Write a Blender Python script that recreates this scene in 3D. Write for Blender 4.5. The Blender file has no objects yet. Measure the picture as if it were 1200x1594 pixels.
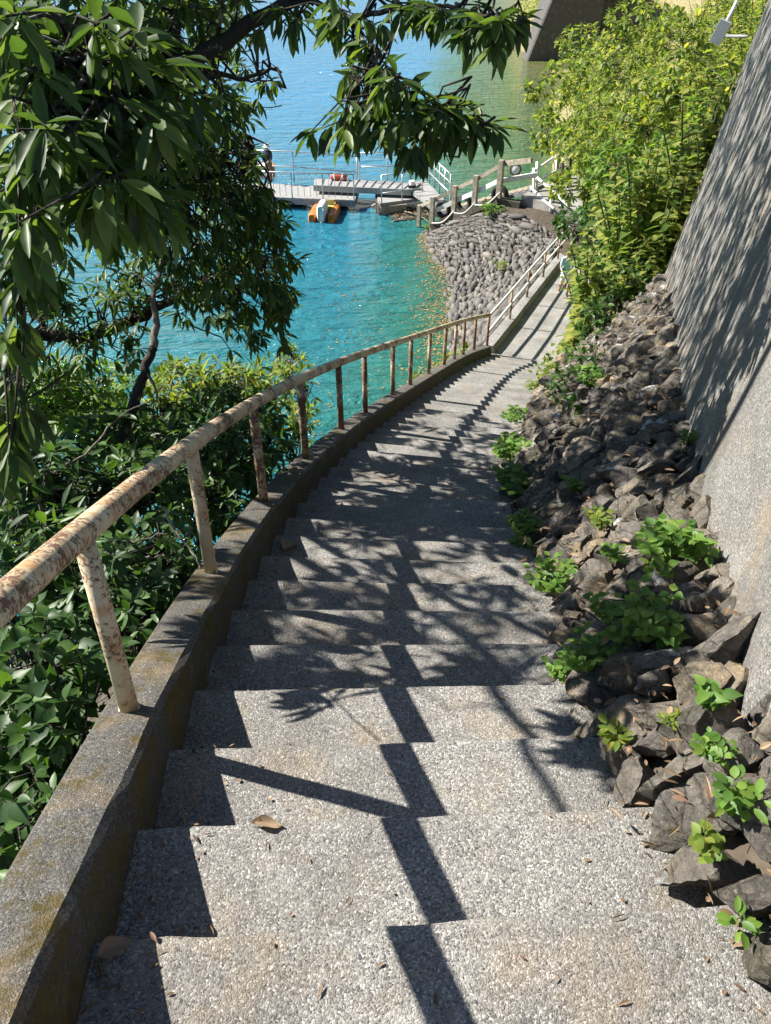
import bpy, bmesh, math, random
import numpy as np
from mathutils import Vector, Matrix, noise as mnoise
from math import radians as R, sin, cos, pi, sqrt

SC = bpy.context.scene
COL = SC.collection
random.seed(7)
RNG = np.random.default_rng(11)

# ------------------------------------------------------------------ camera, sky, sun, exposure
FPX, PITCH = 1300.0, 36.0
WATER_Z = -10.5                       # the camera is the origin
cd = bpy.data.cameras.new('camera'); cam = bpy.data.objects.new('camera', cd); COL.objects.link(cam)
cd.sensor_fit = 'HORIZONTAL'; cd.sensor_width = 36.0; cd.lens = 36.0 * FPX / 1200.0
cd.clip_start = 0.05; cd.clip_end = 3000
cam.location = (0, 0, 0); cam.rotation_euler = (R(90 - PITCH), 0, 0)
SC.camera = cam

SUN = Vector((-0.955, 0.285, 0.875)).normalized()
w = bpy.data.worlds.new('World'); SC.world = w; w.use_nodes = True
nt = w.node_tree
sky = nt.nodes.new('ShaderNodeTexSky'); sky.sky_type = 'NISHITA'; sky.sun_disc = False
sky.sun_elevation = math.asin(SUN.z); sky.sun_rotation = math.atan2(SUN.x, SUN.y) % (2 * pi)
sky.dust_density = .25; sky.ozone_density = 3.5; sky.air_density = 1.0
nt.links.new(sky.outputs[0], nt.nodes['Background'].inputs[0])
nt.nodes['Background'].inputs[1].default_value = 0.05
sl = bpy.data.lights.new('sun', 'SUN'); sl.energy = 5.0; sl.angle = R(0.53); sl.color = (1.0, 0.95, 0.87)
so = bpy.data.objects.new('sun', sl); COL.objects.link(so)
so.rotation_euler = SUN.to_track_quat('Z', 'Y').to_euler()
SC.view_settings.view_transform = 'Standard'; SC.view_settings.look = 'None'
SC.view_settings.gamma = 1.0; SC.view_settings.exposure = 1.38
SC.view_settings.use_curve_mapping = False
SC.cycles.max_bounces = 8; SC.cycles.transparent_max_bounces = 8

# ------------------------------------------------------------------ survey: rays of the photograph
CT, ST = cos(R(PITCH)), sin(R(PITCH))
def ray(u, v):
    a = (u - 600) / FPX; b = (v - 797) / FPX
    return Vector((a, CT - b * ST, -ST - b * CT))
def P(u, v, d):                        # a point seen at (u, v), d metres deep
    return ray(u, v) * d
def G(u, v, z):                        # where that line of sight meets the level z
    r = ray(u, v); return r * (z / r.z)

# ------------------------------------------------------------------ object helpers
def tag(o, label=None, cat=None, group=None, kind=None):
    if label: o['label'] = label
    if cat: o['category'] = cat
    if group: o['group'] = group
    if kind: o['kind'] = kind
    return o
def empty(name, loc=(0, 0, 0), label=None, cat=None, group=None, kind=None):
    o = bpy.data.objects.new(name, None); COL.objects.link(o); o.location = loc
    o.empty_display_size = 0.2
    return tag(o, label, cat, group, kind)

class MB:
    """collects vertices and faces (any polygons), one material slot index per face"""
    def __init__(s): s.v = []; s.f = []; s.m = []; s.n = 0
    def add(s, verts, faces, mat=0):
        verts = np.asarray(verts, dtype=np.float64).reshape(-1, 3)
        s.v.append(verts)
        for f in faces: s.f.append([i + s.n for i in f]); s.m.append(mat)
        s.n += len(verts); return s
    def box(s, c, size, rot=None, mat=0):
        x, y, z = [q / 2 for q in size]
        vs = [Vector(p) for p in ((-x,-y,-z),(x,-y,-z),(x,y,-z),(-x,y,-z),(-x,-y,z),(x,-y,z),(x,y,z),(-x,y,z))]
        if rot is not None: vs = [rot @ p for p in vs]
        return s.add([p + Vector(c) for p in vs], [(3,2,1,0),(4,5,6,7),(0,1,5,4),(1,2,6,5),(2,3,7,6),(3,0,4,7)], mat)
    def bar(s, a, b, wd, ht, mat=0):
        a = Vector(a); b = Vector(b); d = b - a
        q = d.to_track_quat('Y', 'Z').to_matrix()
        return s.box((a + b) / 2, (wd, d.length, ht), q, mat)
    def tube(s, pts, rad, n=8, mat=0, cap=True):
        pts = [Vector(p) for p in pts]; k = len(pts)
        rad = [rad] * k if np.isscalar(rad) else list(rad)
        up = Vector((0, 0, 1)); vs = []
        t0 = (pts[1] - pts[0]).normalized()
        if abs(t0.z) > .9: up = Vector((1, 0, 0))
        nrm = (up - t0 * up.dot(t0)).normalized()
        for i in range(k):
            t = (pts[min(i + 1, k - 1)] - pts[max(i - 1, 0)]).normalized()
            nrm = (nrm - t * nrm.dot(t)).normalized(); bi = t.cross(nrm)
            for j in range(n):
                a = 2 * pi * j / n
                vs.append(pts[i] + (nrm * cos(a) + bi * sin(a)) * rad[i])
        fs = [(i*n+j, i*n+(j+1)%n, (i+1)*n+(j+1)%n, (i+1)*n+j) for i in range(k-1) for j in range(n)]
        if cap: fs += [tuple(range(n-1, -1, -1)), tuple((k-1)*n + j for j in range(n))]
        return s.add(vs, fs, mat)
    def grid(s, rows, mat=0):           # rows: list of equally long point lists
        a, b = len(rows), len(rows[0])
        return s.add([p for r in rows for p in r], [(i*b+j, i*b+j+1, (i+1)*b+j+1, (i+1)*b+j) for i in range(a-1) for j in range(b-1)], mat)
    def build(s, name, mats, parent=None, smooth=False, origin=None):
        me = bpy.data.meshes.new(name)
        v = np.concatenate(s.v)
        if origin is not None: v = v - np.array(origin)
        me.from_pydata(v.tolist(), [], s.f)
        mats = mats if isinstance(mats, (list, tuple)) else [mats]
        for m in mats: me.materials.append(m)
        if len(mats) > 1: me.polygons.foreach_set('material_index', np.array(s.m, dtype=np.int32))
        if smooth: me.polygons.foreach_set('use_smooth', np.ones(len(s.f), dtype=bool))
        me.validate(); me.update()
        o = bpy.data.objects.new(name, me); COL.objects.link(o)
        if origin is not None and parent is None: o.location = origin
        if parent is not None:
            o.parent = parent
            if origin is None: o.matrix_parent_inverse = Matrix.Translation(-Vector(parent.location))
        return o

# leaf outlines: (along, across, lift)
def leaf_shape(kind):
    if kind == 'lance':                # long evergreen leaf, folded along its midrib, tip drooping
        prof = [(0, .06), (.22, .36), (.5, .5), (.78, .32), (1, 0)]; fold, droop = .16, .10
    elif kind == 'heart':
        prof = [(0, .10), (.12, .40), (.32, .5), (.58, .36), (.8, .13), (1, 0)]; fold, droop = .22, .16
    elif kind == 'oval':
        prof = [(0, .05), (.25, .42), (.55, .48), (.8, .28), (1, 0)]; fold, droop = .14, .14
    else:                              # blade of grass
        prof = [(0, .5), (.35, .48), (.7, .3), (1, 0)]; fold, droop = .1, .35
    vs = []
    for t, h in prof:
        z = -droop * t * t
        vs += [(t, 0, z), (t, h, z + fold * h), (t, -h, z + fold * h)]
    fs = []
    for i in range(len(prof) - 1):
        a, b = i * 3, i * 3 + 3
        if i == len(prof) - 2: fs += [(a, b, a + 1), (a, a + 2, b)]
        else: fs += [(a, b, b + 1, a + 1), (a, a + 2, b + 2, b)]
    return np.array(vs), fs
SHAPES = {k: leaf_shape(k) for k in ('lance', 'heart', 'oval', 'blade')}

class Leaves:
    """many single leaves in one mesh: base point, direction, normal, length, width"""
    def __init__(s, kind): s.kind = kind; s.r = []
    def leaf(s, p, d, n, L, W): s.r.append((*p, *d, *n, L, W))
    def whorl(s, p, axis, k, L, W, droop=.55, spread=.9):
        axis = Vector(axis).normalized()
        s1 = axis.orthogonal().normalized(); s2 = axis.cross(s1)
        a0 = random.random() * 6.3
        for i in range(k):
            a = a0 + i * 2.4 + random.uniform(-.3, .3)
            rad = s1 * cos(a) + s2 * sin(a)
            d = (axis * random.uniform(.25, .8) + rad * spread * random.uniform(.7, 1.1) + Vector((0, 0, -droop * random.uniform(.5, 1.3)))).normalized()
            n = (Vector((0, 0, 1)) + rad * .25 + Vector((random.gauss(0, .25), random.gauss(0, .25), 0)))
            ll = L * random.uniform(.65, 1.15)
            s.leaf(Vector(p) + d * (.1 * L) - axis * random.uniform(0, .35) * L, d, n, ll, W * ll / L * random.uniform(.85, 1.15))
    def arrays(s):
        a = np.array(s.r); p, d, n = a[:, :3], a[:, 3:6], a[:, 6:9]
        d = d / np.linalg.norm(d, axis=1, keepdims=True)
        n = n - d * (n * d).sum(1, keepdims=True); ln = np.linalg.norm(n, axis=1, keepdims=True)
        n = np.where(ln < 1e-4, np.roll(d, 1, axis=1), n / np.maximum(ln, 1e-4))
        c = np.cross(n, d); sv, sf = SHAPES[s.kind]
        L, W = a[:, 9:10], a[:, 10:11]
        pts = (p[:, None] + d[:, None] * (sv[None, :, 0:1] * L[:, None]) + c[:, None] * (sv[None, :, 1:2] * W[:, None]) + n[:, None] * (sv[None, :, 2:3] * L[:, None]))
        return pts.reshape(-1, 3), len(sv), sf
    def into(s, mb, mat=0):
        if not s.r: return mb
        pts, k, sf = s.arrays()
        nl = len(s.r); mb.v.append(pts); b = mb.n
        for i in range(nl):
            o = b + i * k
            for f in sf: mb.f.append([q + o for q in f])
        mb.m += [mat] * (nl * len(sf)); mb.n += len(pts); return mb

# ------------------------------------------------------------------ materials
class Mat:
    def __init__(s, name):
        s.m = bpy.data.materials.new(name); s.m.use_nodes = True
        s.t = s.m.node_tree; s.N = s.t.nodes; s.L = s.t.links
        s.b = s.N['Principled BSDF']; s.out = s.N['Material Output']
        s.co = s.N.new('ShaderNodeTexCoord')
    def new(s, t, **k):
        n = s.N.new(t)
        for a, v in k.items(): setattr(n, a, v)
        return n
    def mapc(s, scale=(1, 1, 1), rot=(0, 0, 0)):
        m = s.new('ShaderNodeMapping'); m.inputs['Scale'].default_value = scale; m.inputs['Rotation'].default_value = rot
        s.L.new(s.co.outputs['Object'], m.inputs[0]); return m.outputs[0]
    def noise(s, sc, det=6, rough=.6, vec=None, dist=0):
        n = s.new('ShaderNodeTexNoise'); n.inputs['Scale'].default_value = sc; n.inputs['Detail'].default_value = det
        n.inputs['Roughness'].default_value = rough; n.inputs['Distortion'].default_value = dist
        s.L.new(vec if vec is not None else s.co.outputs['Object'], n.inputs['Vector']); return n.outputs['Fac']
    def vor(s, sc, feat='F1', vec=None, out='Distance', rnd=1):
        n = s.new('ShaderNodeTexVoronoi', feature=feat); n.inputs['Scale'].default_value = sc; n.inputs['Randomness'].default_value = rnd
        s.L.new(vec if vec is not None else s.co.outputs['Object'], n.inputs['Vector']); return n.outputs[out]
    def ramp(s, f, stops, interp='LINEAR'):
        r = s.new('ShaderNodeValToRGB'); e = r.color_ramp.elements; r.color_ramp.interpolation = interp
        while len(e) < len(stops): e.new(.5)
        for q, (p, c) in zip(e, stops):
            q.position = p; q.color = (*c, 1) if not np.isscalar(c) else (c, c, c, 1)
        s.L.new(f, r.inputs[0]); return r.outputs[0]
    def mix(s, f, a, b, mode='MIX'):
        m = s.new('ShaderNodeMix', data_type='RGBA', blend_type=mode)
        for k, x in ((0, f), (6, a), (7, b)):
            if isinstance(x, bpy.types.NodeSocket): s.L.new(x, m.inputs[k])
            else: m.inputs[k].default_value = x if k == 0 else (*x, 1)
        return m.outputs[2]
    def math(s, op, a, b=None):
        m = s.new('ShaderNodeMath', operation=op)
        for k, x in ((0, a), (1, b)):
            if x is None: continue
            if isinstance(x, bpy.types.NodeSocket): s.L.new(x, m.inputs[k])
            else: m.inputs[k].default_value = x
        return m.outputs[0]
    def bump(s, h, dist, strength=1.0, prev=None):
        b = s.new('ShaderNodeBump'); b.inputs['Distance'].default_value = dist; b.inputs['Strength'].default_value = strength
        s.L.new(h, b.inputs['Height'])
        if prev is not None: s.L.new(prev, b.inputs['Normal'])
        return b.outputs[0]
    def fin(s, col=None, rough=.8, bump=None, metal=0, spec=.3):
        if col is not None:
            if isinstance(col, bpy.types.NodeSocket): s.L.new(col, s.b.inputs['Base Color'])
            else: s.b.inputs['Base Color'].default_value = (*col, 1)
        if isinstance(rough, bpy.types.NodeSocket): s.L.new(rough, s.b.inputs['Roughness'])
        else: s.b.inputs['Roughness'].default_value = rough
        if bump is not None: s.L.new(bump, s.b.inputs['Normal'])
        s.b.inputs['Metallic'].default_value = metal; s.b.inputs['Specular IOR Level'].default_value = spec
        return s.m

def m_aggregate(name, tone=1.0, moss=0.0, brown=0.0, peb=185.0):
    """weathered concrete with the gravel showing"""
    m = Mat(name)
    warp = m.new('ShaderNodeVectorMath', operation='ADD')
    nn = m.new('ShaderNodeTexNoise'); nn.inputs['Scale'].default_value = 60; m.L.new(m.co.outputs['Object'], nn.inputs['Vector'])
    sc = m.new('ShaderNodeVectorMath', operation='SCALE'); sc.inputs['Scale'].default_value = .016; m.L.new(nn.outputs['Color'], sc.inputs[0])
    m.L.new(m.co.outputs['Object'], warp.inputs[0]); m.L.new(sc.outputs[0], warp.inputs[1]); vec = warp.outputs[0]
    cell = m.vor(peb, out='Color', vec=vec); dist = m.vor(peb, vec=vec); edge = m.vor(peb, feat='DISTANCE_TO_EDGE', vec=vec)
    sep = m.new('ShaderNodeSeparateColor'); m.L.new(cell, sep.inputs[0])
    t = tone
    peb_c = m.ramp(sep.outputs[0], [(0, (.09*t, .088*t, .088*t)), (.3, (.20*t, .19*t, .175*t)), (.6, (.30*t, .285*t, .26*t)), (.85, (.42*t, .40*t, .365*t)), (1, (.66*t, .64*t, .60*t))])
    big = m.vor(62, out='Color', vec=vec); bd = m.vor(62, vec=vec); bs = m.new('ShaderNodeSeparateColor'); m.L.new(big, bs.inputs[0])
    bigsel = m.math('MULTIPLY', m.math('GREATER_THAN', bs.outputs[0], .78), m.math('LESS_THAN', bd, .34))
    bigc = m.ramp(bs.outputs[1], [(0, (.10*t, .10*t, .11*t)), (.5, (.25*t, .24*t, .22*t)), (1, (.44*t, .43*t, .40*t))])
    peb_c = m.mix(bigsel, peb_c, bigc)
    mortar = m.mix(m.noise(9), (.27*t, .26*t, .245*t), (.42*t, .41*t, .385*t))
    e = m.ramp(edge, [(0.02, 0), (.10, 1)])
    e2 = m.math('MAXIMUM', e, bigsel)
    col = m.mix(e2, mortar, peb_c)
    big_n = m.noise(1.7, 5, .65)
    col = m.mix(m.ramp(big_n, [(.34, .35), (.60, 1.0)]), m.mix(.72, col, (.085, .08, .07)), col)
    col = m.mix(m.ramp(m.noise(3.1, 8, .75), [(.56, 0), (.7, .55)]), col, m.mix(.5, col, (.55, .54, .5)))
    if brown: col = m.mix(m.ramp(m.noise(2.6, 6, .7), [(.5, 0), (.66, brown)]), col, (.36, .24, .10))
    if moss:
        mk = m.ramp(m.noise(6.5, 8, .75), [(.60 - .26 * moss, 0), (.70 - .2 * moss, .95)])
        mc = m.mix(m.noise(23), (.022, .026, .010), (.15, .105, .02))
        col = m.mix(mk, col, mc)
    hb = m.math('SUBTRACT', 1.0, dist)
    hgt = m.math('ADD', m.math('MULTIPLY', m.math('MULTIPLY', hb, e), .8), m.math('MULTIPLY', bigsel, m.math('SUBTRACT', 1.2, bd)))
    b1 = m.bump(m.noise(14, 8, .7), .012, .8)
    b2 = m.bump(hgt, .0032, .9, b1)
    return m.fin(col, .88, b2, spec=.25)

def m_leaf(name, cols, trans=.35, rough=.42, yellow=0.0):
    m = Mat(name)
    geo = m.new('ShaderNodeNewGeometry'); r = geo.outputs['Random Per Island']
    k = len(cols); c = m.ramp(r, [(i / max(1, k - 1), q) for i, q in enumerate(cols)])
    c = m.mix(m.ramp(m.noise(26, 3), [(.35, 0), (.65, .35)]), c, m.mix(.5, c, (.02, .03, .008)))
    m.fin(c, rough, spec=.34)
    tr = m.new('ShaderNodeBsdfTranslucent')
    tc = m.mix(1.0, c, (1.7, 1.75, .6), 'MULTIPLY'); m.L.new(tc, tr.inputs[0])
    mx = m.new('ShaderNodeMixShader'); mx.inputs[0].default_value = trans
    m.L.new(m.b.outputs[0], mx.inputs[1]); m.L.new(tr.outputs[0], mx.inputs[2]); m.L.new(mx.outputs[0], m.out.inputs[0])
    return m.m

def m_bark(name, a, b):
    m = Mat(name)
    n = m.noise(16, 8, .7, m.mapc((1, 1, .35)))
    c = m.mix(n, a, b)
    c = m.mix(m.ramp(m.noise(7, 6, .7), [(.56, 0), (.62, .7)]), c, (.30, .29, .25))
    return m.fin(c, .9, m.bump(n, .02, .9))

def m_rust(name, amount):
    """chipped cream paint over brown rust"""
    m = Mat(name)
    n = m.noise(66, 9, .74, m.mapc((1, 1, 1)), .6)
    n2 = m.noise(5.5, 5, .6)
    f = m.math('ADD', m.math('MULTIPLY', n, .6), m.math('MULTIPLY', n2, .4))
    paint = m.mix(m.noise(9, 6, .7), (.50, .40, .24), (.66, .57, .41))
    paint = m.mix(m.ramp(m.noise(13, 5, .6), [(.46, 0), (.68, .85)]), paint, (.46, .24, .10))
    rust = m.mix(m.noise(70, 6, .7), (.085, .045, .028), (.24, .125, .075))
    k = m.ramp(f, [(amount - .025, 0), (amount + .02, 1)])
    c = m.mix(k, rust, paint)
    return m.fin(c, m.ramp(k, [(0, .85), (1, .45)]), m.bump(k, .0012, .8, m.bump(n, .0012, .6)), spec=.4)

def m_plain(name, c, rough=.6, var=.25, sc=8, metal=0, bump=.002):
    m = Mat(name); n = m.noise(sc, 6, .65)
    dark = tuple(q * (1 - var) for q in c)
    return m.fin(m.mix(m.ramp(n, [(.35, 0), (.65, 1)]), dark, c), rough, m.bump(n, bump, .6), metal)

M = {}
M['step'] = m_aggregate('exposed_aggregate_concrete', .86, brown=.22)
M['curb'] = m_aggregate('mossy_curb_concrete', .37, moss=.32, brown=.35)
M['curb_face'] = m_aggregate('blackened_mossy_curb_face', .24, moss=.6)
M['path'] = m_aggregate('path_concrete', .98)
M['dark_concrete'] = m_aggregate('shade_dark_concrete', .30, peb=60)  # low tone paints the far abutment's shade into its colour
M['wallc'] = m_aggregate('rough_wall_concrete', .72, brown=.25, peb=170)
M['rail'] = m_rust('flaking_paint_on_rail', .475)
M['post'] = m_rust('flaking_paint_on_post', .44)
M['post_rusty'] = m_rust('rusted_post_paint', .53)
M['silver'] = m_plain('galvanised_pipe', (.55, .56, .55), .35, .2, 20, .6)
M['white_pipe'] = m_plain('white_painted_pipe', (.72, .72, .68), .45, .25, 12)
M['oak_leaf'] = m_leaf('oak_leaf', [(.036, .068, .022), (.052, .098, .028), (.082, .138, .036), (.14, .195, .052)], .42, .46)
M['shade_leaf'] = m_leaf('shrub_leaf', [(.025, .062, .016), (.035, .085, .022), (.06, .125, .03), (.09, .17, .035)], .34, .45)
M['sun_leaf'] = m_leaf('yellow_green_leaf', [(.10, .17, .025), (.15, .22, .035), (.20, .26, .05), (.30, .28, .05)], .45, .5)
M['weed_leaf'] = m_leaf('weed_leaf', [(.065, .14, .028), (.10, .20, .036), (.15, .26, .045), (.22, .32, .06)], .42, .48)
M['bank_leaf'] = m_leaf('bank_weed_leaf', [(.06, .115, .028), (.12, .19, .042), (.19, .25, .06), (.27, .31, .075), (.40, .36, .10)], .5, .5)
M['dry_leaf'] = m_leaf('dead_leaf', [(.10, .06, .035), (.20, .125, .07), (.32, .23, .15), (.16, .08, .05)], .15, .7)
M['float_leaf'] = m_leaf('floating_leaf', [(.30, .17, .07), (.36, .24, .10), (.20, .12, .06), (.42, .36, .15), (.28, .14, .06)], .1, .6)
M['bark'] = m_bark('oak_bark', (.012, .010, .008), (.06, .05, .038))
M['bark_pale'] = m_bark('pale_bark', (.07, .055, .04), (.30, .26, .20))
M['stem'] = m_plain('green_stem', (.13, .14, .05), .7)
M['soil'] = m_plain('dark_soil', (.10, .08, .058), .95, .6, 9, 0, .03)
M['grass_soil'] = m_plain('dry_grass_soil', (.34, .29, .15), .95, .65, 5, 0, .08)
M['timber'] = m_plain('weathered_timber', (.42, .36, .27), .85, .55, 7, 0, .008)
M['timber_dark'] = m_plain('dark_wet_timber', (.10, .085, .065), .85, .5, 9, 0, .008)
M['deck'] = m_plain('pale_deck_plate', (.33, .325, .31), .6, .2, 5)
M['deck_side'] = m_plain('grey_deck_edge', (.30, .31, .31), .6, .4, 6)
M['mesh_grey'] = m_plain('grey_steel', (.33, .34, .34), .5, .2, 20, .4)
M['orange'] = m_plain('orange_plastic', (.62, .20, .035), .4, .4, 4)
M['yellow'] = m_plain('pale_yellow_plastic', (.66, .54, .17), .4, .25, 5)
M['white'] = m_plain('white_plastic', (.78, .78, .75), .4, .12, 6)
M['red'] = m_plain('red_vinyl', (.60, .10, .06), .5, .3, 8)
M['skin'] = m_plain('skin', (.50, .30, .20), .6, .1, 10, 0, 0.0005)
M['navy'] = m_plain('navy_cloth', (.018, .022, .035), .85, .3, 20)
M['khaki'] = m_plain('brown_cloth', (.18, .12, .08), .85, .3, 20)
M['pale_blue'] = m_plain('pale_blue_cloth', (.42, .66, .72), .8, .2, 20)
M['white_cloth'] = m_plain('white_cloth', (.75, .74, .71), .8, .15, 20)
M['hair'] = m_plain('dark_hair', (.02, .015, .012), .6, .3, 40)
M['rope'] = m_plain('white_rope', (.62, .60, .54), .9, .3, 60)
M['rubber'] = m_plain('black_rubber', (.025, .025, .026), .7, .3, 12)
M['brown_rim'] = m_plain('brown_rim', (.17, .10, .06), .6, .4, 15)
M['mirror'] = m_plain('mirror_glass', (.75, .77, .78), .08, .1, 3, 1.0, 0)
M['mossy'] = m_plain('moss', (.07, .075, .015), .95, .6, 40, 0, .01)

def m_rock():
    m = Mat('mossy_field_stone')
    geo = m.new('ShaderNodeNewGeometry'); oi = m.new('ShaderNodeObjectInfo'); r0 = m.math('FRACT', m.math('ADD', m.math('ADD', geo.outputs['Random Per Island'], oi.outputs['Random']), 0))
    base = m.ramp(r0, [(0, (.14, .125, .11)), (.3, (.29, .26, .225)), (.6, (.20, .185, .165)), (.8, (.42, .355, .27)), (1, (.34, .305, .26))])
    n = m.noise(8, 8, .7); strat = m.noise(10, 6, .65, m.mapc((1, .4, 3.2), (.4, .3, 0)))
    c = m.mix(m.ramp(n, [(.34, .9), (.60, 0)]), base, m.mix(.72, base, (.03, .029, .027)))
    c = m.mix(m.ramp(strat, [(.42, 0), (.62, .55)]), c, (.30, .26, .21))
    c = m.mix(m.ramp(m.noise(4.5, 5, .6), [(.545, 0), (.63, .75)]), c, (.46, .35, .20))          # ochre
    c = m.mix(m.ramp(m.noise(5.2, 3, .5, m.mapc((1, 1, 1), (1, 2, 3))), [(.655, 0), (.675, .9)]), c, (.66, .66, .64))  # lichen
    c = m.mix(m.ramp(m.noise(3.4, 7, .7, m.mapc((1, 1, 1), (2, 1, 0))), [(.50, 0), (.64, .75)]), c, (.042, .046, .022))
    c = m.mix(m.ramp(m.noise(85, 6, .8), [(.40, .75), (.56, 0)]), c, m.mix(.6, c, (.03, .028, .025)))
    c = m.mix(m.ramp(m.noise(60, 5, .75, m.mapc((1, 1, 1), (1, 0, 2))), [(.56, 0), (.70, .6)]), c, (.48, .45, .40))
    cr = m.vor(7.5, feat='DISTANCE_TO_EDGE', vec=m.mapc((1, .6, 1.5), (.5, .2, .8)))
    c = m.mix(m.ramp(cr, [(.0, .6), (.02, 0)]), c, (.035, .03, .026))
    b = m.bump(m.noise(30, 10, .8), .022, 1.0, m.bump(strat, .06, 1.0, m.bump(m.ramp(cr, [(0, 0), (.04, 1)]), .012, 1.0)))
    return m.fin(c, .88, b, spec=.25)
M['rock'] = m_rock()
def m_cobble():
    m = Mat('river_cobble'); geo = m.new('ShaderNodeNewGeometry')
    c = m.ramp(geo.outputs['Random Per Island'], [(0, (.075, .068, .064)), (.4, (.135, .124, .112)), (.7, (.18, .165, .148)), (.9, (.12, .113, .11)), (1, (.25, .22, .175))])
    n = m.noise(9, 6, .7); c = m.mix(m.ramp(n, [(.4, .5), (.6, 0)]), c, m.mix(.5, c, (.07, .065, .06)))
    return m.fin(c, .85, m.bump(n, .01, .8))
M['cobble'] = m_cobble()
def m_water():
    m = Mat('lake_water')
    sx = m.new('ShaderNodeSeparateXYZ'); m.L.new(m.co.outputs['Object'], sx.inputs[0])
    X, Y = sx.outputs[0], sx.outputs[1]
    wob = m.math('MULTIPLY', m.math('SUBTRACT', m.noise(.25, 5, .65), .5), 5.0)
    sh = m.math('ADD', m.math('SUBTRACT', X, m.math('ADD', m.math('MULTIPLY', Y, .085), -1.2)), wob)   # metres into the shallows
    k = m.ramp(m.math('DIVIDE', m.math('ADD', sh, 2.5), 9.0), [(0, (.022, .215, .41)), (.22, (.025, .165, .175)), (.42, (.03, .115, .055)), (.75, (.06, .125, .04)), (1, (.14, .15, .06))])  # first stop paints the reflected sky blue into the water
    deep = m.math('SUBTRACT', 1.0, m.math('DIVIDE', m.math('SUBTRACT', Y, 18.0), 60.0))  # weight by distance: near water covers the painted sky blue
    near = m.ramp(deep, [(.25, 0), (.95, 1)])
    col = m.mix(m.math('MULTIPLY', near, .85), k, m.mix(.85, k, (.020, .118, .074)))
    d1 = m.noise(.95, 5, .6, m.mapc((.6, 1.6, 1), (0, 0, .5)), .5)
    d2 = m.noise(4.6, 4, .55, m.mapc((.7, 1.35, 1), (0, 0, -.35)))
    h = m.math('ADD', d1, m.math('MULTIPLY', d2, .22))
    m.fin(col, .07, m.bump(h, .45, 1.0), spec=.5)
    m.b.inputs['IOR'].default_value = 1.33
    return m.m
M['water'] = m_water()

# ------------------------------------------------------------------ the curve of the stairway (left curb, at the post feet)
POSTS = [((152,835),(228,1103)),((291,695),(321,890)),((388,632),(403,780)),((461,592),(469,713)),((525,567),(530,668)),((577,548),(577,642)),
         ((614,534),(613,615)),((643,524),(640,599)),((669,516),(665,582)),((691,509),(688,568)),((709,504),(706,559)),((727,499),(723,552)),((743,496),(740,545)),((763,491),(759,538))]
PATHP = [(793.5,496.5),(820,462.7),(845.3,431),(868,403)]
def zc(y):
    return -1.37 - .4*y + .0012*y*y if y < 17 else -7.823 - .13*(y - 17)
PF = []
for t, b in POSTS:
    r = ray(*b); mm = -r.z / r.y; y = 5.0
    for _ in range(200): y = -zc(y) / mm if y < 17 else 17; y = min(y, 17.0)
    PF.append((r.x / r.y * y, y))
PP = []
for b in PATHP:
    r = ray(*b); mm = -r.z / r.y
    y = (7.823 - .13*17) / (mm - .13); PP.append((r.x / r.y * y, y))
PP.append((PP[-1][0] + .85, PP[-1][1] + 2.2))
cy = np.array([-4, -1, .6] + [p[1] for p in PF]); cx = np.array([-.62, -.68, -.73] + [p[0] for p in PF])
pc = np.polyfit(cy, cx, 6)
def cxf(y):                            # x of the curb line
    if y < 16.6: return float(np.polyval(pc, y)) if y > -.5 else -.70
    ys = [16.6] + [p[1] for p in PP]; xs = [float(np.polyval(pc, 16.6))] + [p[0] for p in PP]
    return float(np.interp(y, ys, xs))
def curb(y, off=0, dz=0):              # point on the curb line, shifted off metres to the right of it
    h = .15; t = Vector((cxf(y + h) - cxf(y - h), 2 * h, 0)).normalized()
    return Vector((cxf(y) + t.y * off, y - t.x * off, zc(y) + dz))
CURB_H = .18; WID = 1.62; HW = .10
STEP = .40; Y0 = .98; NST = 40; KMIN = -7

# ------------------------------------------------------------------ water, terrain
wm = MB(); n = 40
xs = np.linspace(-320, 330, 3); ys = np.linspace(-30, 620, 3)
wm.grid([[(x, y, WATER_Z) for x in xs] for y in ys])
tag(wm.build('water', M['water']), 'blue green lake water with small bright ripples', 'water', kind='structure')

def fbm(x, y, z=0, s=1.0): return mnoise.fractal(Vector((x*s, y*s, z*s)), 1.0, 2.0, 4)
# left bank below the curb, down into the lake
def bank_z(y, d): return zc(y) - .38 - 1.12*d - .02*d*d
bm_ = MB(); rows = []
for y in np.arange(-4, 16.3, .35):
    row = []
    for d in (0, .25, .6, 1, 1.5, 2.1, 2.8, 3.6, 4.6, 6, 8, 11):
        p = curb(y, -HW - d); p.z = max(bank_z(y, d), WATER_Z - 2) + .12*fbm(p.x, p.y, 0, .9)*min(1, d)
        row.append(p)
    rows.append(row)
bm_.grid(rows); tag(bm_.build('lakeside_terrain', M['soil'], smooth=True), 'dark steep earth bank under the shrubs', 'ground', kind='structure')

# foot line of the concrete wall (x, y, z)
FOOT = np.array([(.98, -3, -.80), (1.05, -.5, -1.30), (1.08, .6, -1.60), (1.085, 1.7, -1.91), (1.34, 2.5, -2.14), (1.55, 3.4, -2.33), (2.09, 5.3, -2.74), (3.23, 9, -3.69), (4.1, 12, -4.43), (4.40, 13, -4.68)])
def foot(y): return Vector((float(np.interp(y, FOOT[:, 1], FOOT[:, 0])), y, float(np.interp(y, FOOT[:, 1], FOOT[:, 2]))))
def stair_right(y): return curb(y, HW + WID - .02 - .15 * min(1, max(0, (3.2 - y) / 1.2)) * min(1, max(0, (y - .6) / .5)), -CURB_H - .02)
def slope_pt(y, w):                    # on the stone slope: w = 0 at the steps, 1 at the wall
    a = stair_right(y); b = foot(y if y < 13 else 13); p = a.lerp(b, w); p.z += .10 * sin(pi * w); return p

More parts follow.
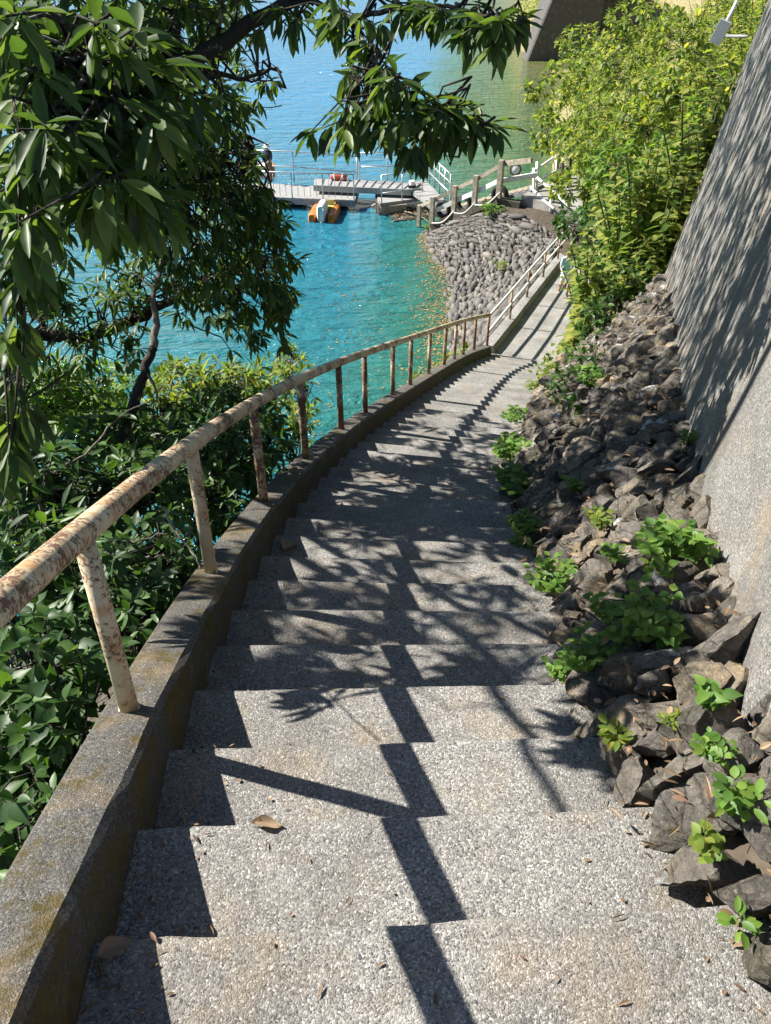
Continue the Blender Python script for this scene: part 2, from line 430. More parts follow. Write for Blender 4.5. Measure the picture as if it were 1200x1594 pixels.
sm = MB(); rows = []
for y in np.arange(-3, 13.35, .3):
    row = [stair_right(y) + Vector((-.12, 0, -.40))]
    for wv in np.linspace(0, 1, 7):
        p = slope_pt(y, wv); p.z -= .15 + .12 * max(0, 1 - 3 * wv); row.append(p)
    f = foot(min(y, 13)) + Vector((.35, 0, -.15)); row.append(f); rows.append(row)
sm.grid(rows); tag(sm.build('stone_slope_ground', M['soil'], smooth=True), 'dark soil between the rough stones', 'ground', kind='structure')

# hillside to the right of the path and along the shore
EDGE = [stair_right(12.7), stair_right(15), stair_right(17.2), stair_right(20), stair_right(23), stair_right(25.5), Vector((6.9, 29, -8.7)), Vector((6.3, 33, -10.9)), Vector((6.9, 39, -10.9)), Vector((9.4, 52, -10.9)), Vector((11.3, 80, -10.9)), Vector((11.9, 97, -10.9)), Vector((18, 134, -10.9)), Vector((40, 200, -10.9))]
def edge_at(t):
    i = min(int(t), len(EDGE) - 2); return EDGE[i].lerp(EDGE[i + 1], t - i)
def hill_rise(d): return float(np.interp(d, [0, .4, 2, 4, 8, 14, 30], [-.04, .28, 2.0, 3.7, 6.2, 9, 16]))
def hill(t, d):
    p = edge_at(t); rf = 1 - .9 * min(1, 1.5 * max(0, 1 - abs(t - 9.75) / .75)); q = edge_at(min(t + .2, len(EDGE) - 1.001)) - edge_at(max(t - .2, 0)); q.z = 0; q.normalize()
    nrm = Vector((q.y, -q.x, 0))
    if t < 5: nrm = nrm.lerp(Vector((1, .05, 0)), .6).normalized()
    z = hill_rise(d) * (rf if d < 14 else 1)
    if t < 2: z = z * (.9 if d < 3 else 1.0)
    r = p + nrm * d; r.z = p.z + z + .35 * fbm(r.x, r.y, 3, .35) * min(1, d / 2); return r
hm = MB(); rows = []
for t in np.arange(0, len(EDGE) - 1 + .001, .125):
    rows.append([hill(min(t, len(EDGE) - 1.001), d) for d in (-.15, 0, .25, .5, .9, 1.4, 2, 2.8, 3.8, 5, 6.5, 8.5, 11, 15, 22, 30)])
hm.grid(rows); tag(hm.build('hillside_terrain', M['grass_soil'], smooth=True), 'sunlit dry grassy hillside above the shore', 'hillside', kind='structure')

# ------------------------------------------------------------------ stairway
st = empty('concrete_stairway', curb(1, .8), 'weathered exposed aggregate concrete stairway descending towards the lake', 'stairs')
def step_line(y, back, z, n=26, seed=0):
    pts = []
    for i in range(n + 1):
        u = i / n; p = curb(y, HW - .012 + (WID + .03) * u)
        t = Vector((cxf(y + .1) - cxf(y - .1), .2, 0)).normalized()
        p = p - t * back; p.z = z; pts.append(p)
    return pts
for k in range(KMIN, NST + 1):
    yk = Y0 + STEP * k; z = zc(yk) - CURB_H; s = MB()
    last = step_line(yk - STEP, .04, z); nose = step_line(yk, 0, z); rows = []
    prof = [None, None, None, (.045, 0), (.016, -.003), (.004, -.012), (0, -.03)]
    for i, pr in enumerate(prof):
        row = []
        for j in range(27):
            jit = .006 * fbm(j * .45, k * 7.3, i * .1) + .003 * fbm(j * 1.9, k * 3.1, 5)
            if pr is None: p = last[j].lerp(nose[j], (0, .33, .66)[i]); p.z += .004 * fbm(p.x, p.y, k, 4)
            else:
                d = (last[j] - nose[j]); d.z = 0; d.normalize()
                p = nose[j] + d * (pr[0] + jit * (1.5 if pr[0] < .03 else .4)); p.z += pr[1] + .35 * jit
            row.append(p)
        rows.append(row)
    rows.append([p + Vector((0, 0, -.5)) for p in rows[-1]])
    rows.append([p + Vector((0, 0, -.5)) for p in rows[0]])
    s.grid(rows)
    s.build('step', M['step'], st, smooth=False)

# path beyond the last step
pm = MB(); rows = []
for y in np.arange(Y0 + STEP * NST - .02, 28.2, .4):
    rows.append([curb(y, HW - .02 + (WID + .5) * u, -CURB_H - .004 - (.45 if u < 0 else 0) - .03 * u) for u in (0, .2, .4, .6, .8, 1)])
pm.grid(rows); tag(pm.build('path', M['path'], smooth=True), 'sunlit concrete path running on below the stairs', 'path', kind='structure')

# ------------------------------------------------------------------ curbs
def curb_mesh(ya, yb, step, hw):
    c = MB(); rows = []
    for y in np.arange(ya, yb + .001, step):
        j = lambda s: .006 * fbm(y * 3, s, 0, 1.0)
        prof = [(-hw - .01, -.75), (-hw, -.03), (-hw + .02 + j(1), -.004 + j(2)), (-hw * .3, .002 + j(3)), (hw * .4, j(4)), (hw - .022 + j(5), -.004 + j(6)), (hw - .004 + j(7), -.024), (hw + .006 + j(8), -.1), (hw + .012, -.55)]
        rows.append([curb(y, o, dz) for o, dz in prof])
    c.grid(rows); nf = len(rows[0]) - 1
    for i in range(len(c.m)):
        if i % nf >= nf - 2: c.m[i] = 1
    c.f.append(list(range(len(rows[0])))[::-1]); c.m.append(0)
    n = len(rows) * len(rows[0]); c.f.append(list(range(n - len(rows[0]), n))); c.m.append(0)
    return c
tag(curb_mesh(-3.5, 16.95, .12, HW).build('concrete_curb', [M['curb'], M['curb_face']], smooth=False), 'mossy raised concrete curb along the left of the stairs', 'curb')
tag(curb_mesh(17.0, 28, .5, .13).build('concrete_curb', [M['path'], M['path']], smooth=False), 'grey concrete curb along the lake side of the lower path', 'curb')

# ------------------------------------------------------------------ railings
RH = .70
rl = empty('stair_railing', curb(1.8), 'rusty pipe railing with flaking cream paint along the stairs', 'railing')
t = MB(); t.tube([curb(y, 0, RH + .012) for y in list(np.arange(-2.5, PF[-1][1], .22)) + [PF[-1][1]]], .039, 18)
t.build('rail', M['rail'], rl, smooth=True)
for i, y in enumerate([PF[0][1] - 1.32] + [p[1] for p in PF]):
    b = MB(); a = curb(y, 0, -.05); lean = Vector((random.uniform(-.008, .008), random.uniform(-.008, .008), 0))
    b.tube([a, a.lerp(curb(y, 0, RH), .5) + lean * .5, curb(y, 0, RH) + lean], .030 if i < 6 else .029, 16)
    c = curb(y, 0, .0); b.tube([c + Vector((0, 0, -.02)), c + Vector((0, 0, .006))], .034, 14)
    b.build('post', M['post'] if i < 3 else M['post_rusty'], rl, smooth=True)
pr = empty('path_railing', curb(20), 'two bar pale pipe railing with rusty posts beside the lower path', 'railing')
ys = [PF[-1][1] + .05] + [p[1] for p in PP] 
for nm, h in (('upper_rail', .74), ('lower_rail', .38)):
    b = MB(); b.tube([curb(ys[0], 0, RH if nm == 'upper_rail' else .32)] + [curb(y, 0, h) for y in ys[1:]], .030, 10); b.build(nm, M['white_pipe'], pr, smooth=True)
for y in ys[1:]:
    b = MB(); b.tube([curb(y, 0, -.05), curb(y, 0, .74)], .028, 10); b.build('post', M['post_rusty'], pr, smooth=True)

# ------------------------------------------------------------------ concrete retaining wall
CREST = -.95
cw = MB(); rows = []
for y in np.arange(-3, 13.01, .25):
    f = foot(y); row = [f + Vector((-.02, 0, -.5))]
    H = max(.15, CREST - f.z) if y > 1.2 else max(.15, CREST + (1.2 - y) * .34 - f.z)
    for q in np.linspace(0, 1, 9):
        h = H * q; p = f + Vector((.17 * h, -.05 * h, h)); p.x += .012 * fbm(p.y, p.z, 0, 1.1); row.append(p)
    top = row[-1]
    row += [top + Vector((.05, 0, .025)), top + Vector((.14, 0, .03)), top + Vector((1.2, 0, .03)), top + Vector((6, 0, .3))]
    rows.append(row)
cw.grid(rows)
endr = rows[-1]; q = [p + Vector((.9, .9, 0)) for p in endr[:-1]]
cw.grid([endr[:-1], q])
cw.build('concrete_retaining_wall', M['wallc'], smooth=False)
tag(bpy.data.objects['concrete_retaining_wall'], 'tall steep grey concrete retaining wall beside the stone slope', 'wall')

# ------------------------------------------------------------------ dry stone slope of big rough stones
_ico = {}
def ico(sub):
    if sub not in _ico:
        b = bmesh.new(); bmesh.ops.create_icosphere(b, subdivisions=sub, radius=1)
        b.verts.index_update()
        _ico[sub] = (np.array([v.co[:] for v in b.verts]), [[v.index for v in f.verts] for f in b.faces]); b.free()
    return _ico[sub]
def rock(size, seed, sub=3, planes=13):
    v, f = ico(sub); v = v.copy(); r = np.random.default_rng(seed)
    for _ in range(planes):
        n = r.normal(size=3); n /= np.linalg.norm(n); d = r.uniform(.36, .80)
        ex = v @ n - d; v -= np.where(ex > 0, ex, 0)[:, None] * n
    off = r.uniform(0, 50, 3); ax = r.normal(size=3); ax /= np.linalg.norm(ax)
    hh = v @ ax * r.uniform(3.0, 4.6) + .5 * np.sin(v @ r.normal(size=3) * 2.2); v += ax * (.055 * ((hh % 1.0) - .5))[:, None]
    v *= 1 + (.05 * np.floor(hh) % .1 - .05)[:, None] * .6
    for i in range(len(v)):
        p = Vector(v[i]); q = .11 * mnoise.fractal(p * 1.7 + Vector(off), 1.0, 2.0, 4) + .045 * abs(mnoise.noise(p * 5 + Vector(off)))
        v[i] += v[i] * q
    return v * np.array(size), f
sw = empty('stone_slope', slope_pt(4, .4), 'slope of rough grey and ochre stones between stairs and concrete wall', 'stone wall')
placed = []; tries = 0
while tries < 26000 and len(placed) < 800:
    tries += 1
    y = -.5 + 13.8 * random.random() ** 1.0; wv = random.random() ** .9
    p = slope_pt(y, wv); span = (stair_right(y) - foot(min(y, 13))).length
    if span < .18 and random.random() < .5: continue
    rr = random.choice((.15, .125, .105, .085, .07)) * (1 + .05 * max(0, y - 5)) * (1.0 if y > 1.5 else .95)
    if all((p - q).length > .68 * (rr + r2) for q, r2 in placed): placed.append((p, rr))
placed.sort(key=lambda a: a[0].length)
rest = MB()
for i, (p, rr) in enumerate(placed):
    v, f = rock((rr * random.uniform(1.2, 1.75), rr * random.uniform(.9, 1.15), rr * random.uniform(.75, 1.1)), i + 3, 4 if i < 70 else 3)
    rot = (Matrix.Rotation(random.uniform(-.5, .5) + .3, 3, 'Z') @ Matrix.Rotation(random.uniform(-.9, .1), 3, 'Y') @ Matrix.Rotation(random.uniform(-.5, .5), 3, 'X'))
    v = v @ np.array(rot).T + np.array(p + Vector((.03, .0, -.15 * rr)))
    if i < 96:
        b = MB(); b.add(v, f); b.build('stone', M['rock'], sw, smooth=False)
    else: rest.add(v, f)
o = rest.build('far_stones', M['rock'], sw); o['kind'] = 'stuff'
for o in sw.children:
    o.data.polygons.foreach_set('use_smooth', np.ones(len(o.data.polygons), dtype=bool)); o.data.set_sharp_from_angle(angle=R(24))

# ------------------------------------------------------------------ cobbled revetment below the path and the fence
TOP = [curb(y, -.16, -.12) for y in (14.8, 16.3, 18, 20, 22, 24, 26)] + [Vector((5.75, 27.6, -9.0)), Vector((5.1, 28.9, -8.75)), Vector((4.1, 30.0, -8.75)), Vector((2.9, 31.7, -9.4)), Vector((1.62, 33.3, -10.35))]
BOT = [Vector(p) for p in ((.2, 15.2, -10.9), (.75, 17.2, -10.9), (1.25, 19.3, -10.9), (1.6, 21.6, -10.9), (1.62, 23.5, -10.9), (1.5, 25.5, -10.9), (1.42, 27.2, -10.9), (1.36, 28.8, -10.9), (1.30, 30.2, -10.9), (1.25, 31.4, -10.9), (1.2, 32.5, -10.9), (1.15, 33.5, -10.9))]
def rev(t, s):
    i = min(int(t), len(TOP) - 2); q = t - i
    return BOT[i].lerp(BOT[i + 1], q).lerp(TOP[i].lerp(TOP[i + 1], q), s)
rw = empty('cobble_revetment', rev(5, .5), 'sloping revetment of grey river cobbles between the path and the lake', 'stone wall')
b = MB(); b.grid([[rev(t, s) for s in np.linspace(0, 1, 8)] + [rev(t, 1) + Vector((.0, 0, -.4))] for t in np.linspace(0, len(TOP) - 1.001, 45)])
b.build('mortar_bed', m_plain('mortar', (.09, .08, .07), .95, .5, 7, 0, .02), rw, smooth=True)
cb = MB(); pts = []
for t in range(len(TOP) - 1):
    for _ in range(1500):
        tt = t + random.random(); s = random.random() ** .9; p = rev(tt, s); rr = random.choice((.06, .08, .10, .12, .15, .18))
        if p.z < WATER_Z - .25: continue
        if all((p - a).length > .66 * (rr + c) for a, c in pts[-700:]): pts.append((p, rr)); 
        else: continue
        e1 = (rev(min(tt + .05, len(TOP) - 1.001), s) - rev(max(tt - .05, 0), s)).normalized(); e2 = (rev(tt, min(1, s + .05)) - rev(tt, max(0, s - .05))).normalized(); nr = e2.cross(e1)
        if nr.z < 0: nr = -nr
        v, f = ico(2); a = random.uniform(-.45, .45)
        d1 = e1 * cos(a) + e2 * sin(a); d2 = nr.cross(d1)
        v = v * (1 + .12 * RNG.normal(size=(len(v), 1)) * .3)
        sq = np.sign(v) * np.abs(v) ** .85
        vv = np.outer(sq[:, 0] * rr * random.uniform(1.3, 2.0), d1) + np.outer(sq[:, 1] * rr * random.uniform(.6, .85), d2) + np.outer(sq[:, 2] * rr * 1.15, nr) + np.array(p)
        cb.add(vv, f)
o = cb.build('cobbles', M['cobble'], rw, smooth=True); o['kind'] = 'stuff'

tm = MB(); rows = []
for i in range(6, len(TOP)):
    p = TOP[i]; back = (Vector((.9, .9, .05)), Vector((1.6, .6, .1)), Vector((.9, 1.3, .1)), Vector((.45, 1.2, .0)), Vector((.4, 1.2, .0)), Vector((.4, 1.0, .0)))[i - 6]
    rows.append([p + Vector((-.05, -.05, -.06)), p + back * .35 + Vector((0, 0, .03)), p + back * .8 + Vector((0, 0, .0)), p + back * 1.7 + Vector((0, 0, -.12)), p + back * 2.2 + Vector((0, 0, -1.2))])
tm.grid(rows); tag(tm.build('bank_top_ground', M['soil'], smooth=True), 'dry earth along the top of the cobble wall behind the fence', 'ground', kind='structure')
# ------------------------------------------------------------------ trees on the left
def bez(pts, n=14):
    """smooth curve through the points"""
    pts = [Vector(p) for p in pts]; out = []
    for i in range(len(pts) - 1):
        p0 = pts[max(i - 1, 0)]; p1 = pts[i]; p2 = pts[i + 1]; p3 = pts[min(i + 2, len(pts) - 1)]
        for j in range(n if i < len(pts) - 2 else n + 1):
            s = j / n
            out.append(.5 * ((2*p1) + (p2 - p0)*s + (2*p0 - 5*p1 + 4*p2 - p3)*s*s + (3*p1 - p0 - 3*p2 + p3)*s**3))
    return out
def limb(mb, pts, r0, r1, n=9, gnarl=.0):
    c = bez(pts, 7); k = len(c)
    c = [p + Vector((fbm(i*.4, 1), fbm(i*.4, 2), fbm(i*.4, 3))) * gnarl for i, p in enumerate(c)]
    mb.tube(c, [r0 + (r1 - r0) * (i / (k - 1)) ** .8 for i in range(k)], n); return c
def blob_points(u, v, d, ru, rv, rd, n, shell=.35):
    out = []
    while len(out) < n:
        a = np.array([random.uniform(-1, 1) for _ in range(3)]); l = np.linalg.norm(a)
        if l > 1 or l < shell * random.random(): continue
        out.append((P(u + a[0]*ru, v + a[1]*rv, d + a[2]*rd), Vector((a[0], a[2]*.9, -a[1]))))
    return out
def crown(lv, tw, limbs_pts, pts, L, W, k=(6, 9), droop=.55, twig=.007, tl=(.15, .35), link=.0):
    lp = np.array([q[:] for q in limbs_pts])
    for p, out in pts:
        dd = ((lp - np.array(p)) ** 2).sum(1); near = limbs_pts[random.choice(np.argsort(dd)[:7].tolist())]
        ax = ((p - near).normalized() * .8 + out * .5 + Vector((random.gauss(0, .3), random.gauss(0, .3), random.gauss(-.1, .3)))).normalized()
        lv.whorl(p, ax, random.randint(*k), L, W, droop)
        l = random.uniform(*tl); a = p - ax * l
        if (near - p).length < .7 or random.random() < link:
            mid = a.lerp(near, .5) + Vector((random.gauss(0, .05), random.gauss(0, .05), random.gauss(0, .05)))
            tw.tube([near, mid, a, p], [twig*1.8, twig*1.4, twig, twig*.6], 5)
        else: tw.tube([a - ax*.1 + Vector((0, 0, .02)), a, p], [twig*.9, twig*.8, twig*.5], 4)

# big evergreen oak whose trunk stands out of view on the bank
ot = empty('evergreen_oak', (-5.2, 6.4, -7.6), 'large evergreen oak with long drooping leaves hanging over the stairs', 'tree')
tr = MB(); tp = limb(tr, [(-5.2, 6.4, -8.4), (-5.0, 6.3, -5), (-4.6, 6.2, -2.4), (-4.5, 6.1, -.2), (-4.2, 6.3, 2.4), (-3.8, 6.6, 4.6)], .26, .12, 14, .06)
tr.build('trunk', M['bark'], ot, smooth=True)
LB = []
def obranch(pts, r0, r1, parent=ot, store=LB, mat='bark', gn=.04):
    b = MB(); store.extend(limb(b, pts, r0, r1, 9, gn)); b.build('branch', M[mat], parent, smooth=True)
obranch([tp[14], P(-60, 400, 5.3), P(130, 265, 5.0), P(240, 135, 4.9), P(335, 70, 4.8), P(470, -6, 4.6), P(640, -110, 4.4)], .085, .03)
obranch([P(215, 165, 4.9), P(270, 60, 4.9), P(310, -60, 5.0)], .045, .02)
obranch([P(470, -6, 4.6), P(545, 30, 4.2), P(575, 85, 4.0), P(610, 130, 3.9), P(680, 175, 3.9), P(745, 200, 3.9)], .018, .006, gn=.02)
obranch([P(545, 30, 4.2), P(640, 10, 3.9), P(740, 20, 3.7), P(800, 50, 3.6)], .016, .005, gn=.02)
obranch([P(100, 280, 5.0), P(180, 262, 5.6), P(275, 268, 5.9), P(388, 213, 6.2)], .045, .014)
obranch([P(210, 150, 5.1), P(300, 120, 5.6), P(380, 120, 5.9), P(432, 106, 6.0)], .03, .010)
obranch([tp[20], Vector((-3.6, 5.2, 1.6)), Vector((-2.2, 4.6, 2.3)), Vector((-.8, 4.8, 2.9)), Vector((.6, 5.2, 3.4))], .08, .02)
obranch([tp[24], Vector((-3.2, 7.2, 3.2)), Vector((-1.6, 8.2, 3.9)), Vector((.2, 9.4, 4.4))], .07, .02)
obranch([tp[16], Vector((-3.6, 4.2, .6)), Vector((-2.7, 3.0, .5)), Vector((-2.1, 2.2, .2))], .05, .012)
obranch([P(-60, 400, 5.3), P(-40, 220, 3.4), P(60, 150, 2.9), P(150, 110, 2.7)], .03, .010)
lv = Leaves('lance'); tw = MB(); pts = []
OAK_NEAR = [(60,110,2.6,75,80,.35,20),(170,75,2.7,80,70,.4,18),(200,180,2.6,75,60,.3,18),(70,230,2.4,75,60,.3,16),(265,140,2.8,60,60,.3,12),(150,300,2.5,60,50,.3,9),(20,330,2.3,50,60,.25,8),(230,320,2.7,40,40,.2,5),(20,30,2.5,60,50,.3,10),(25,440,3.0,45,60,.2,8),(20,520,3.0,40,40,.2,6),(15,690,3.0,35,80,.2,12),(30,620,3.0,30,40,.2,5)]
for b in OAK_NEAR: pts += blob_points(*b)
crown(lv, tw, LB, pts, .155, .044, (5, 8), .75, .006, (.1, .25))
pts = []
OAK_MID = [(90,90,4.8,150,120,.6,70),(260,60,5.2,110,80,.6,50),(330,170,5.4,60,60,.5,20),(90,260,5.2,140,110,.6,75),(250,250,5.6,110,80,.6,55),(340,290,6.0,90,80,.6,55),(410,335,6.4,50,45,.5,26),(390,400,6.6,70,80,.5,50),(300,400,6.2,90,70,.6,45),(200,350,5.8,80,50,.6,18),(60,380,5.4,80,50,.5,10),(440,440,6.8,30,60,.4,16),(400,150,6.0,35,45,.3,6),(385,235,6.2,18,25,.3,5),(400,515,7.0,60,50,.4,16),(310,480,6.8,60,40,.4,14)]
for b in OAK_MID: pts += blob_points(*b)
crown(lv, tw, LB, pts, .130, .038, (6, 9), .6, .006, (.12, .3))
pts = []
OAK_TOP = [(545,35,4.1,55,45,.3,12),(600,120,3.9,60,35,.3,12),(640,175,3.9,90,35,.3,22),(560,185,3.9,60,40,.3,12),(700,190,3.9,55,30,.25,12),(760,205,3.9,28,22,.2,4),(680,20,3.8,80,30,.3,14),(760,40,3.6,50,45,.25,10),(790,25,3.6,35,30,.2,5),(500,200,4.0,20,20,.2,2),(620,225,3.9,60,18,.2,6),(430,20,4.5,60,35,.3,8),(540,110,4.0,30,35,.2,4)]
for b in OAK_TOP: pts += blob_points(*b)
crown(lv, tw, LB, pts, .135, .041, (6, 9), .85, .005, (.1, .25), 1.0)
# the upper crown, out of view, that throws the dappled shade on stairs and wall
pts = []
def shade(target, tmin, tmax):
    p = target + SUN * random.uniform(tmin, tmax) * 1.34
    r = p.y * CT - p.z * ST; up = p.y * ST + p.z * CT
    if r > .3:
        u = 600 + FPX * p.x / r; v = 797 - FPX * up / r
        if -80 < u < 1280 and -80 < v < 1700 and not (u < 380 and v < 420): return
    pts.append((p, Vector((random.gauss(0, .5), random.gauss(0, .5), .3))))
for _ in range(470):
    y = 2.3 + 7.6 * random.random() ** 1.1; shade(curb(y, random.uniform(.1, 1.9), -.2), 2.2, 4.5)
for _ in range(1700):
    y = 3.0 + 9.8 * random.random() ** .8; f = foot(y); h = random.uniform(0, max(.3, CREST - f.z))
    if y < 4.6 and h < (4.6 - y) * .9: continue
    shade(f + Vector((.17*h, 0, h)), 2.8, 5.0)
for _ in range(850):
    y = random.uniform(4, 12); shade(slope_pt(y, random.random()), 2.6, 5)
for _ in range(420):
    y = random.uniform(.4, 6); d = random.uniform(.3, 3.2); q_ = curb(y, -HW - d); q_.z = zc(y) - d * .7
    if y < 2.6 and d < .5: continue
    shade(q_, 2.0, 4.5)
crown(lv, tw, LB, pts, .15, .046, (7, 10), .5, .006, (.15, .4), 0)
mb = MB(); lv.into(mb); mb.build('crown', M['oak_leaf'], ot, smooth=True)
tag(tw.build('twigs', M['bark'], ot, smooth=True), kind='stuff')

# second tree lower on the bank
t2 = empty('broadleaf_tree', P(-140, 640, 7.2), 'dark leaning tree with a long bare limb reaching over the water', 'tree')
LB2 = []
b = MB(); c0 = limb(b, [P(-330, 1000, 7.0), P(-240, 760, 7.0), P(-130, 600, 7.0), P(-40, 535, 7.0)], .14, .075, 12, .04); b.build('trunk', M['bark'], t2, smooth=True)
obranch([P(-40, 535, 7.0), P(60, 522, 7.0), P(130, 524, 7.0), P(215, 496, 7.0), P(290, 452, 7.0), P(355, 415, 7.1), P(410, 380, 7.2)], .072, .018, t2, LB2)
obranch([P(70, 522, 7.0), P(40, 430, 6.9), P(30, 360, 6.8)], .03, .01, t2, LB2)
obranch([P(250, 476, 7.0), P(275, 430, 7.1), P(300, 395, 7.2)], .022, .008, t2, LB2)
lv = Leaves('lance'); tw = MB(); pts = []
for bb in [(30,430,6.6,50,60,.4,18),(150,560,6.9,90,30,.4,16),(20,560,6.8,50,40,.4,16),(180,470,6.8,70,45,.4,16),(110,440,7.0,90,45,.4,24),(60,490,7.0,70,40,.4,16),(240,430,7.1,60,40,.3,16),(340,450,7.2,70,40,.4,26),(400,450,7.2,60,60,.4,28),(150,520,7.0,60,25,.3,12),(380,530,7.2,40,30,.3,8)]: pts += blob_points(*bb)
crown(lv, tw, LB2, pts, .125, .036, (6, 9), .5, .006, (.1, .3))
mb = MB(); lv.into(mb); mb.build('crown', M['oak_leaf'], t2, smooth=True); tag(tw.build('twigs', M['bark'], t2, smooth=True), kind='stuff')

# thin bare leaning trunk in front of it
t3 = empty('dead_sapling', P(150, 800, 5.8), 'thin leaning bare sapling trunk with pale bark at its top', 'tree')
b = MB(); limb(b, [P(140, 960, 5.7), P(165, 780, 5.8), P(195, 665, 5.9), P(222, 590, 6.0), P(238, 540, 6.0)], .055, .032, 10, .03); b.build('trunk', M['bark'], t3, smooth=True)
b = MB(); limb(b, [P(238, 540, 6.0), P(243, 500, 6.0), P(239, 455, 6.0), P(262, 395, 6.1)], .032, .013, 10, .02); b.build('upper_trunk', M['bark_pale'], t3, smooth=True)
b = MB(); limb(b, [P(228, 580, 6.0), P(240, 600, 5.9), P(246, 622, 5.9)], .014, .006, 6); b.build('branch', M['bark_pale'], t3, smooth=True); b = MB(); limb(b, [P(239, 450, 6.0), P(222, 435, 6.0), P(205, 415, 6.0)], .012, .004, 6); b.build('branch', M['bark_pale'], t3, smooth=True)
# bare twigs among the shrubs
for pp, lab in (([P(255, 790, 4.2), P(275, 830, 4.1), P(300, 860, 4.0), P(312, 885, 4.0)], 'pale bare stick beside the second railing post'),
                ([P(85, 735, 4.6), P(140, 700, 4.7), P(190, 645, 4.9), P(245, 622, 5.0)], 'long thin bare twig among the shrubs left of the rail'),
                ([P(170, 838, 4.0), P(215, 842, 4.0), P(262, 828, 4.0)], 'short bare twig lying level behind the first railing post')):
    b = MB(); limb(b, pp, .009, .003, 6, .015); tag(b.build('bare_twig', M['bark_pale'], smooth=True), lab, 'twig')

# ------------------------------------------------------------------ shrubs of the left bank
def shrub(name, label, blobs, kind, L, W, mat, base, k=(4, 7), droop=.35, group=None):
    e = empty(name, base, label, 'shrub', group); lv = Leaves(kind); tw = MB(); stems = MB(); sp = []
    for bl in blobs:
        c = P(*bl[:3]); sp += limb(stems, [Vector(base), Vector(base).lerp(c, .5) + Vector((random.gauss(0, .1), random.gauss(0, .1), .1)), c], .018, .006, 6, .03)
    pts = []
    for bl in blobs: pts += blob_points(*bl, shell=.6)
    crown(lv, tw, sp, pts, L, W, k, droop, .004, (.06, .18))
    stems.build('stems', M['bark'], e, smooth=True)
    mb = MB(); lv.into(mb); mb.build('foliage', M[mat], e, smooth=True); tag(tw.build('twigs', M['bark'], e, smooth=True), kind='stuff')
def bank(y, d): p = curb(y, -HW - d); p.z = bank_z(y, d); return p
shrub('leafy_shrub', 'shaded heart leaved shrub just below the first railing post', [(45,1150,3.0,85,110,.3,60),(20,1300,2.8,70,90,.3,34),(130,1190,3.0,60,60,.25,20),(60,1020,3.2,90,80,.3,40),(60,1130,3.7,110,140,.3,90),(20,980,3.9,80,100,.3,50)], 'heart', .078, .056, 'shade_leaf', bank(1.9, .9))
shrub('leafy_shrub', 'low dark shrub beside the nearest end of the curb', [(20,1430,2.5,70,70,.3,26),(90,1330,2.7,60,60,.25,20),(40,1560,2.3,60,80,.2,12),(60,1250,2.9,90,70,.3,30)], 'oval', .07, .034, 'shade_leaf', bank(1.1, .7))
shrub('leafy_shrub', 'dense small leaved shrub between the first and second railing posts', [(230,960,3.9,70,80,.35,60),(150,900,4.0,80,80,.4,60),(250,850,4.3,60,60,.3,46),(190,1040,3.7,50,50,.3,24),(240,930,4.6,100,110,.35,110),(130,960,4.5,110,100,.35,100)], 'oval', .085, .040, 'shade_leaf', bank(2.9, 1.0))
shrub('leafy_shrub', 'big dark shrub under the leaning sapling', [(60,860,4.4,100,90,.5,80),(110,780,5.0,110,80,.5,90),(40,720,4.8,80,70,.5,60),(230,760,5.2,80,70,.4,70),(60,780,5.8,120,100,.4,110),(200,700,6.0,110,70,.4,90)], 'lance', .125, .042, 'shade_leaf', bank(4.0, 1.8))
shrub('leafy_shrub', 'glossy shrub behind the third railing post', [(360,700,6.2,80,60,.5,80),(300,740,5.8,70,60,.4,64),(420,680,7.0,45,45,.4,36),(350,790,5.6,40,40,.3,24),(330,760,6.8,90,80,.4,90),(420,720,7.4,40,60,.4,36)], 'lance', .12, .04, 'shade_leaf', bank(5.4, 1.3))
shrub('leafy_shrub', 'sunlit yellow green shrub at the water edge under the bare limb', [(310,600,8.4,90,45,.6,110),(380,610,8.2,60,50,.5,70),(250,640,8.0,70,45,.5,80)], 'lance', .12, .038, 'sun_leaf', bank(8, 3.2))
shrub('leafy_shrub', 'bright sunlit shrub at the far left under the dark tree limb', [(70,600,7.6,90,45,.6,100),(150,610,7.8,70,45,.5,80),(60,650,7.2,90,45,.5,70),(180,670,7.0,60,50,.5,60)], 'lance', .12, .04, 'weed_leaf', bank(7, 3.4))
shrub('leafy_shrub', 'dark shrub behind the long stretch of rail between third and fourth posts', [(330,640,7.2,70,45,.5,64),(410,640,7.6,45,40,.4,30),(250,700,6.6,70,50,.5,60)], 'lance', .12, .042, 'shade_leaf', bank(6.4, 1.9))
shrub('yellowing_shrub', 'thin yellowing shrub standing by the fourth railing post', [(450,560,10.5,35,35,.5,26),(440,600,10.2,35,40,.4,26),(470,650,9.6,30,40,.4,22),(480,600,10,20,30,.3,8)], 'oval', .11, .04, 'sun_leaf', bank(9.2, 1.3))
shrub('yellowing_shrub', 'yellow weeds at the foot of the cobble wall behind the farthest posts', [(735,545,18.5,22,14,.4,36),(700,565,17,18,16,.4,30),(660,590,15,16,14,.4,14)], 'oval', .14, .06, 'sun_leaf', bank(15.6, .8))

